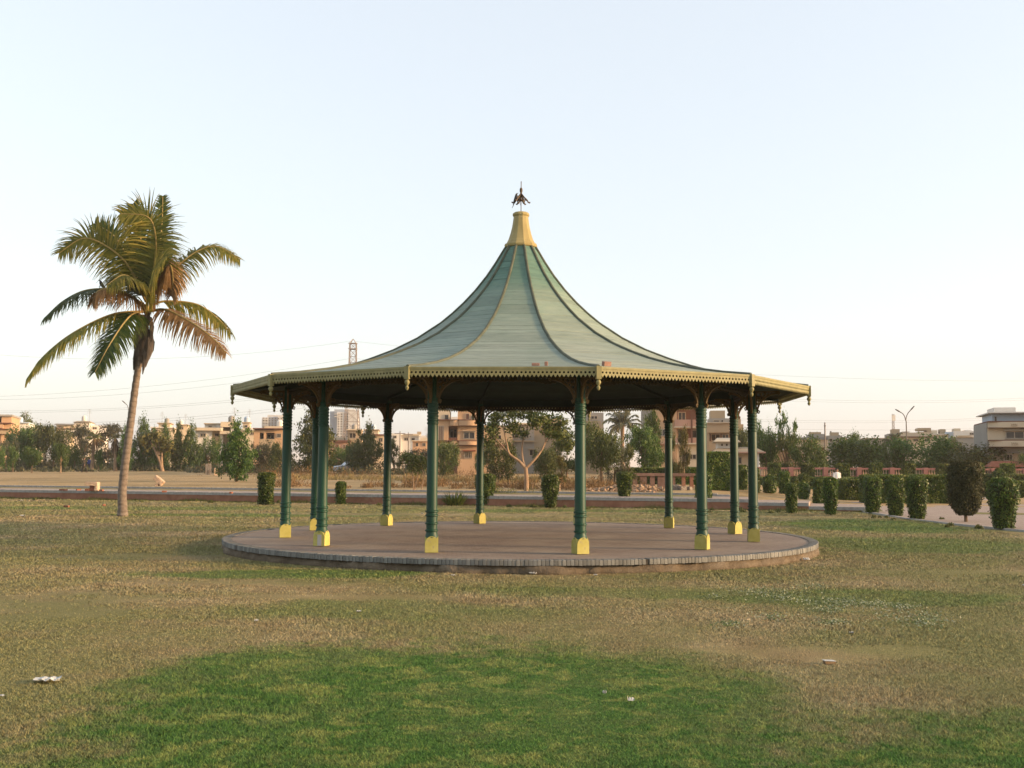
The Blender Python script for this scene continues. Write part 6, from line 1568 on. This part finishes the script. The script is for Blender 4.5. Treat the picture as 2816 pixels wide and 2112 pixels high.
# ------------------------------------------------------------------ people
def person(label, loc, rz, top_c, leg_c, skin=(.30, .17, .11), hair=(.015, .012, .01), H=1.72, long_shirt=True, stride=.16):
    t = thing('person', label, 'person', loc, rz)
    s = H / 1.72
    M_skin = surf('skin', tuple(v * .9 for v in skin), skin, 6, .6, bstr=0); M_top = surf('shirt_cloth', tuple(v * .85 for v in top_c), top_c, 5, .9); M_leg = surf('trouser_cloth', tuple(v * .85 for v in leg_c), leg_c, 5, .9); M_hair = surf('hair', hair, tuple(v * 1.5 for v in hair), 9, .8)
    vs_, es, rs = [], [], []
    def v(p, r, par=None):
        vs_.append(tuple(c * s for c in p)); rs.append((r * s, r * s * .9)); k = len(vs_) - 1
        if par is not None: es.append((par, k))
        return k
    pel = v((0, 0, .95), .14); ab = v((0, 0, 1.12), .13, pel); ch = v((0, 0, 1.32), .155, ab); nk = v((0, .005, 1.46), .058, ch); hd0 = v((0, -.015, 1.54), .075, nk); hd = v((0, -.02, 1.62), .088, hd0); v((0, -.01, 1.69), .06, hd)
    v((0, -.105, 1.60), .018, hd)                                   # nose
    for sx in (-1, 1): v((sx * .09, 0, 1.60), .016, hd)             # ears
    for sx in (-1, 1):
        hp = v((sx * .095, 0, .90), .095, pel); kn = v((sx * .10, -sx * stride * .5 - .02, .50), .065, hp); an = v((sx * .10, -sx * stride, .09), .042, kn); v((sx * .11, -sx * stride - .13, .035), .035, an)
        sh = v((sx * .185, 0, 1.40), .062, ch); el = v((sx * .24, .03 + sx * stride * .3, 1.13), .046, sh); wr = v((sx * .255, -.04 + sx * stride * .7, .89), .030, el); pm = v((sx * .255, -.055 + sx * stride * .75, .83), .034, wr)
        for q, (dx, l) in enumerate(((-.025, .075), (-.009, .085), (.008, .08), (.024, .065))):
            k1 = v((sx * .255 + dx * .4, -.06 + dx + sx * stride * .75, .785), .010, pm); v((sx * .25 + dx * .4, -.055 + dx + sx * stride * .75, .83 - l - .02), .008, k1)
        v((sx * .235, -.10 + sx * stride * .75, .80), .011, pm)     # thumb
    me = bpy.data.meshes.new('body'); me.from_pydata(vs_, es, [])
    o = obj('body', me, t); me.materials.append(M_skin)
    m = o.modifiers.new('skin', 'SKIN'); sk = me.skin_vertices[0].data
    for i, r in enumerate(rs): sk[i].radius = r
    sk[0].use_root = True
    o.modifiers.new('sub', 'SUBSURF').render_levels = 1
    # clothes: shirt body + sleeves, trousers
    hem = .52 if long_shirt else .88
    mb = MB(); n = 14
    rings = [(1.475, .062, .062), (1.45, .13, .085), (1.40, .205, .115), (1.25, .19, .135), (1.05, .175, .14), (.90, .185, .145), ((.90 + hem) / 2, .20, .16), (hem, .215, .18)]
    for z, a, b in rings:
        for i in range(n): mb.v.append((a * s * math.cos(6.2832 * i / n), b * s * math.sin(6.2832 * i / n), z * s))
    mb.f += [(j * n + i, j * n + (i + 1) % n, (j + 1) * n + (i + 1) % n, (j + 1) * n + i) for j in range(len(rings) - 1) for i in range(n)]
    sh = obj('shirt', mb.mesh('shirt', M_top, True), t)
    for sx in (-1, 1):
        mb = MB(); mb.tube([(sx * .17 * s, 0, 1.41 * s), (sx * .24 * s, (.03 + sx * stride * .3) * s, 1.13 * s), (sx * .258 * s, (-.035 + sx * stride * .66) * s, .91 * s)], [.085 * s, .068 * s, .056 * s], 10); obj('sleeve', mb.mesh('sleeve', M_top, True), sh)
        mb = MB(); mb.tube([(sx * .09 * s, 0, .95 * s), (sx * .10 * s, (-sx * stride * .5 - .02) * s, .50 * s), (sx * .10 * s, -sx * stride * s, .10 * s)], [.125 * s, .10 * s, .075 * s], 10); obj('trouser_leg', mb.mesh('trouser_leg', M_leg, True), t)
        mb = MB(); mb.tube([(sx * .10 * s, (-sx * stride + .06) * s, .03), (sx * .105 * s, (-sx * stride - .05) * s, .035), (sx * .11 * s, (-sx * stride - .17) * s, .03)], [.04, .048, .03], 8, flat=.7); obj('shoe', mb.mesh('shoe', M_hair, True), t)
    mb = MB(); mb.lathe([(.098, -.02), (.104, .03), (.092, .085), (.055, .118), (.01, .128)], 12, (0, .012 * s, 1.60 * s)); obj('hair', mb.mesh('hair', M_hair, True), t)
    return t
Yp = 75.0; xp = X(2300, Yp)
person('man in loose white clothes walking between the plaza hedges', (xp, Yp, .06), .12, (.74, .71, .68), (.70, .68, .66), H=1.76)
xp = X(236, 127); person('person in dark clothes walking across the dry field', (xp, 127, gzf(xp, 127)), 1.35, (.035, .028, .02), (.02, .017, .015), long_shirt=True, stride=.24)
xp = X(250, 141); person('person in a bright blue shirt behind the fan palm', (xp, 141, gzf(xp, 141)), 2.6, (.03, .07, .30), (.05, .05, .07), long_shirt=False, H=1.68)

# ------------------------------------------------------------------ stones, rubble, litter
M_stone = surf('cream_sandstone', (.40, .27, .17), (.54, .39, .27), 4, .9, (1, 1, 1), .5, .03)
M_grey_st = surf('grey_boulder', (.14, .12, .10), (.23, .20, .17), 3, .95, (1, 1, 1), .6, .03)
def rock_mesh(name, dims, seed, mat, rough=.10, sub=2):
    bm = bmesh.new(); bmesh.ops.create_cube(bm, size=1); bmesh.ops.subdivide_edges(bm, edges=bm.edges[:], cuts=3, use_grid_fill=True)
    r = random.Random(seed)
    for v in bm.verts:
        d = v.co.length; v.co *= (1 - .22 * max(0, d - .55)); v.co += Vector((r.uniform(-1, 1), r.uniform(-1, 1), r.uniform(-1, 1))) * rough * .5
        v.co = Vector((v.co.x * dims[0], v.co.y * dims[1], (v.co.z + .48) * dims[2]))
    me = bpy.data.meshes.new(name); bm.to_mesh(me); bm.free(); me.materials.append(mat); return me
def rock(name, label, px, Y, dims, seed, mat=None, rot=(0, 0, 0), dz=0.0, group=None, cat='stone', z=None):
    x = X(px, Y); o = obj(name, rock_mesh(name, dims, seed, mat or M_stone), None, (x, Y, (gzf(x, Y) if z is None else z) + dz)); o.rotation_euler = rot
    return tag(o, label, cat, group)
st = thing('stone_stump', 'cream upright stone with a split foot on the field', 'stone', (X(577, 112), 112, gzf(X(577, 112), 112)))
for nm, x0, x1, z0, z1 in (('cap_stone', -.26, .26, .45, 1.12), ('foot', -.26, -.06, -.05, .5), ('foot', .07, .27, -.05, .5)):
    me = rock_mesh(nm, (x1 - x0, .4, z1 - z0), int(z1 * 100 + x0 * 10), M_stone, .06); obj(nm, me, st, ((x0 + x1) / 2, 0, z0))
rock('small_stone_post', 'smaller cream upright stone beside the split-footed one', 597, 108, (.30, .3, .72), 4, None, (0, 0, .3))
rock('leaning_stone', 'cream pointed stone far behind beneath the trees near the bushy upright tree', 613, 128, (.55, .4, 1.0), 14, None, (0, .15, .3))
tl = thing('tilted_stone_slab', 'cream stone block tilted on edge beyond the path', 'stone', (X(447, 66), 66, gzf(X(447, 66), 66)))
o = obj('slab', rock_mesh('slab', (.66, .4, .30), 5, M_stone, .05), tl, (.02, 0, .05)); o.rotation_euler = (0, math.radians(38), 0); o.location = (-.18, 0, .22)
obj('prop_stone', rock_mesh('prop_stone', (.2, .3, .16), 6, M_stone, .1), tl, (-.2, -.02, -.02))
px = 262; Yb = 56.6
bt = thing('stone_bench', 'broken stone slab resting on red bricks on the path', 'stone', (X(px, Yb), Yb, .46))
obj('slab', rock_mesh('slab', (.66, .45, .20), 7, M_stone, .04), bt, (-.02, 0, .27)); obj('support', rock_mesh('support', (.16, .4, .29), 8, M_stone, .05), bt, (.22, 0, 0)); obj('brick', brick_mesh(.30, .2, .16), bt, (0, .0, 0)); obj('brick', brick_mesh(.24, .2, .1), bt, (-.02, .02, .16)); obj('brick', brick_mesh(.22, .11, .12), bt, (-.25, -.1, 0))
for i, (px, Y, lab, z) in enumerate(((177, 57.0, 'red brick lying on the path before the broken stone slab', .46), (187, 56.8, 'second red brick beside another on the path by the broken slab', .46), (286, 56.4, 'red brick touching the broken stone slab', .46), (223, 57.2, 'red brick bat in front of the broken slab', .46),
        (294, 48.2, 'reddish brick lying on the lawn near the palm', None), (458, 54.5, 'lone brick on the path edge behind the palm trunk', .46), (641, 52.8, 'lone brick on the path edge near the notched clipped shrub', .46), (192, 46.8, 'half-buried pale brick in the lawn grass near the palm', None))):
    x = X(px, Y); o = obj('loose_brick', brick_mesh(.24, .115, .085), None, (x, Y, gzf(x, Y) if z is None else z), i * 1.3); tag(o, lab, 'brick')
rock('boulder', 'pale round boulder in front of the broken wall beside a rear column', 1858, 60.5, (.36, .3, .30), 21, M_grey_st); rock('boulder', 'darker boulder beside the pale one before the broken wall', 1876, 60.3, (.42, .3, .24), 22, M_grey_st, (0, 0, .5)); rock('boulder', 'flat boulder closest to the tall hedge block before the broken wall', 1893, 60.6, (.36, .3, .20), 23, M_grey_st, (0, 0, 1))
rock('boundary_stone', 'small pale post standing behind the lone clipped shrub', 1538, 55.6, (.14, .14, .42), 24, M_stone)
# rubble heap: broken stone too small to count
r = np.random.default_rng(77); mb = MB()
for i in range(900):
    u = r.normal(0, .42); px = 1735 + u * 150; Y = 58.6 + r.normal(0, .7)
    if not 1610 < px < 1845: continue
    x = X(px, Y); hgt = .34 * math.exp(-(u * 1.4) ** 2) * math.exp(-((Y - 58.8) / 1.0) ** 2)
    s = .03 + .06 * r.random() ** 2; m = Matrix.Translation((x, Y, gzf(x, Y) + hgt * r.random() ** .5)) @ Matrix.Rotation(r.random() * 6, 4, Vector(r.normal(size=3)).normalized())
    mb.box(-s, s, -s * .8, s * .8, -s * .6, s * .6, m)
tag(obj('rubble_heap', mb.mesh('rubble_heap', surf('rubble', (.20, .125, .075), (.36, .25, .16), 1.5, .95))), 'heap of pale broken stone beyond the path', 'rubble', kind='stuff')

# litter on the lawn
M_paper = surf('white_paper', (.40, .40, .385), (.52, .52, .50), 30, .8); M_print = surf('printed_paper', (.30, .33, .34), (.50, .50, .47), 22, .8)
def paper(label, px, py, w, d, h, seed, mat=None, rz=0.0, name='paper_scrap', cat='litter'):
    Y = gdist(px, py); x = X(px, Y); r = random.Random(seed); n = 6
    V = [((i / n - .5) * w, (j / n - .5) * d, .012 + h * abs(math.sin(i * 1.7 + seed) * math.sin(j * 1.3 + seed * 2)) + r.uniform(0, h * .3)) for j in range(n + 1) for i in range(n + 1)]
    top = len(V); V += [(a, b, c + .002) for a, b, c in V]
    F = []
    for j in range(n):
        for i in range(n):
            a = j * (n + 1) + i; F.append((a, a + n + 1, a + n + 2, a + 1)); F.append((top + a, top + a + 1, top + a + n + 2, top + a + n + 1))
    mb = MB(); mb.v = V; mb.f = F; me = bpy.data.meshes.new(name); me.from_pydata(V, [], F); me.materials.append(mat or M_paper)
    return tag(obj(name, me, None, (x, Y, 0), rz), label, cat)
paper('open newspaper sheet lying on the dry grass', 157, 1862, .21, .17, .022, 1, M_print, .2, 'newspaper', 'newspaper')
paper('small white paper slip on the grass near the newspaper', 26, 1905, .085, .04, .01, 2, M_print)
paper('crumpled white wrapper on the lawn beside the platform', 2212, 1539, .12, .10, .05, 3)
paper('dirty white wrapper against the platform foot', 1467, 1576, .13, .06, .03, 4)
paper('tiny white scrap on the grass before the platform front', 1638, 1580, .06, .05, .02, 5)
paper('white scrap below the platform kerb near a missing brick', 1250, 1581, .07, .05, .02, 6)
paper('curled paper bit on the green grass, upright', 1662, 1900, .03, .03, .03, 7)
paper('folded paper scrap on the green grass', 1733, 1919, .05, .04, .03, 8)
paper('white litter by the plaza end of the lawn', 2808, 1609, .09, .05, .03, 9)
paper('white bag scrap on the lawn near the palm base', 66, 1377, .17, .1, .05, 10)
paper('white scrap on the dry ground below the palm', 72, 1418, .13, .08, .03, 11)
paper('bright white scrap on the ground behind the platform between columns', 1164, 1413, .09, .06, .05, 12)
paper('small white scrap behind the platform near a rear column', 1780, 1397, .09, .06, .07, 13)
paper('pale scrap in the dead grass beside the green patch', 718, 1704, .04, .03, .02, 14)
paper('pale leaf-like scrap on the dry grass before the clover', 2332, 1737, .05, .03, .02, 15)
paper('torn paper strip above the green patch', 995, 1679, .06, .03, .02, 16)
bx = MB(); bx.box(-.055, .055, -.035, .035, .0, .03); bx.box(-.062, .05, -.04, .03, .032, .037)
Y = gdist(2270, 1818); cb = thing('cardboard_packet', 'grey crushed cardboard packet on the dry grass', 'litter', (X(2270, Y), Y, .012), .15)
m1 = MB(); m1.box(-.05, .05, -.03, .03, 0, .026); obj('packet', m1.mesh('packet', surf('packet_card', (.16, .10, .05), (.22, .15, .08), 9, .8)), cb)
m1 = MB(); m1.box(-.062, .052, -.036, .032, .027, .031); o = obj('flap', m1.mesh('flap', M_print), cb); o.rotation_euler = (0, .06, 0)
rock('pebble', 'single buff pebble on the green lawn', 1038, 2064, (.062, .05, .045), 31, M_stone); rock('pebble', 'small white pebble on the grass beside the green patch', 417, 1891, (.026, .026, .026), 32, M_stone)
# clover-like ground cover
r = np.random.default_rng(99); P = []
for px, py, w, d, n in ((2095, 1624, 95, 12, 800), (2140, 1640, 60, 10, 400), (2300, 1651, 80, 12, 900), (2400, 1658, 60, 10, 500), (2270, 1672, 60, 10, 450), (2480, 1664, 50, 10, 450), (2540, 1700, 60, 22, 900), (2230, 1609, 60, 8, 350), (1960, 1640, 40, 8, 200), (2000, 1712, 50, 10, 300), (2280, 1706, 60, 8, 350), (2120, 1695, 60, 12, 250), (2180, 1660, 220, 50, 500), (2450, 1690, 120, 30, 400)):
    n = int(n * .75); qx = px + r.normal(0, w * .45, n); qy = py + r.normal(0, d * .5, n); Y = CAM_Z * FPX / (qy - 1286); P.append(np.stack([(qx - 1408) * Y / FPX, Y, .010 + .022 * r.random(n)], 1))
P = np.concatenate(P); V, F = leaf_quads(P, np.array([0, -.35, 1.0]) + r.normal(0, .35, P.shape), .0135, r, .7)
tag(obj('ground_cover', np_mesh('ground_cover', V, F, leaf_mat('silvery_ground_cover', (.085, .115, .030), (.17, .19, .075), (.46, .46, .32), .2, .6, 0), False, r.random(len(P)) ** 1.6)), 'patches of silvery green weed growing in the dry lawn', 'weeds', kind='stuff')

# parked car among the trees
M_carp = surf('pale_blue_car_paint', (.36, .40, .44), (.42, .46, .50), 3, .3, bstr=0); M_tyre = surf('tyre_rubber', (.012, .012, .012), (.02, .02, .02), 9, .9)
def car(label, px, Y, rz, L=3.8):
    x = X(px, Y); t = thing('parked_car', label, 'car', (x, Y, gzf(x, Y)), rz)
    side = [(-1.9, .25), (-1.95, .55), (-1.85, .80), (-1.0, .90), (-.45, 1.36), (.75, 1.40), (1.35, .95), (1.88, .85), (1.92, .5), (1.9, .25)]
    mb = MB(); mb.prism(side, -.75, .75); obj('body', mb.mesh('body', M_carp), t)
    for s in (-1, 1):
        mb = MB(); mb.prism([(-.85, .92), (-.40, 1.29), (.10, 1.31), (.10, .92)], s * .752, s * .762); obj('side_window', mb.mesh('side_window', M_glass), t)
        mb = MB(); mb.prism([(.16, .92), (.16, 1.31), (.70, 1.32), (1.15, .93)], s * .752, s * .762); obj('side_window', mb.mesh('side_window', M_glass), t)
        for wx in (-1.2, 1.2):
            w = MB(); w.lathe([(.30, -.09), (.31, 0), (.30, .09)], 14); o = obj('wheel', w.mesh('wheel', M_tyre, True), t, (wx, s * .70, .30)); o.rotation_euler = (math.pi / 2, 0, 0)
        mb = MB(); mb.box(-1.965, -1.93, s * .55 - .13, s * .55 + .13, .6, .72); obj('headlight', mb.mesh('headlight', M_frame), t)
car('pale blue car parked among the trees below the lattice tower', 968, 128, .5)
car('light car parked behind the conical trees at the field edge', 543, 152, .1)
# ------------------------------------------------------------------ evening haze
hz_m = bpy.data.materials.new('haze'); hz_m.use_nodes = True
nt = hz_m.node_tree; nt.nodes.clear()
pv = nt.nodes.new('ShaderNodeVolumePrincipled'); mo = nt.nodes.new('ShaderNodeOutputMaterial')
pv.inputs['Color'].default_value = (0.95, 0.89, 0.82, 1); pv.inputs['Density'].default_value = 0.0003; pv.inputs['Anisotropy'].default_value = 0.2
nt.links.new(pv.outputs[0], mo.inputs['Volume'])
mb = MB(); mb.box(-7000, 7000, -7000, 8000, -1.5, 48)
tag(obj('haze', mb.mesh('haze', hz_m)), 'thin pale evening haze over the park and houses', 'haze', kind='stuff')
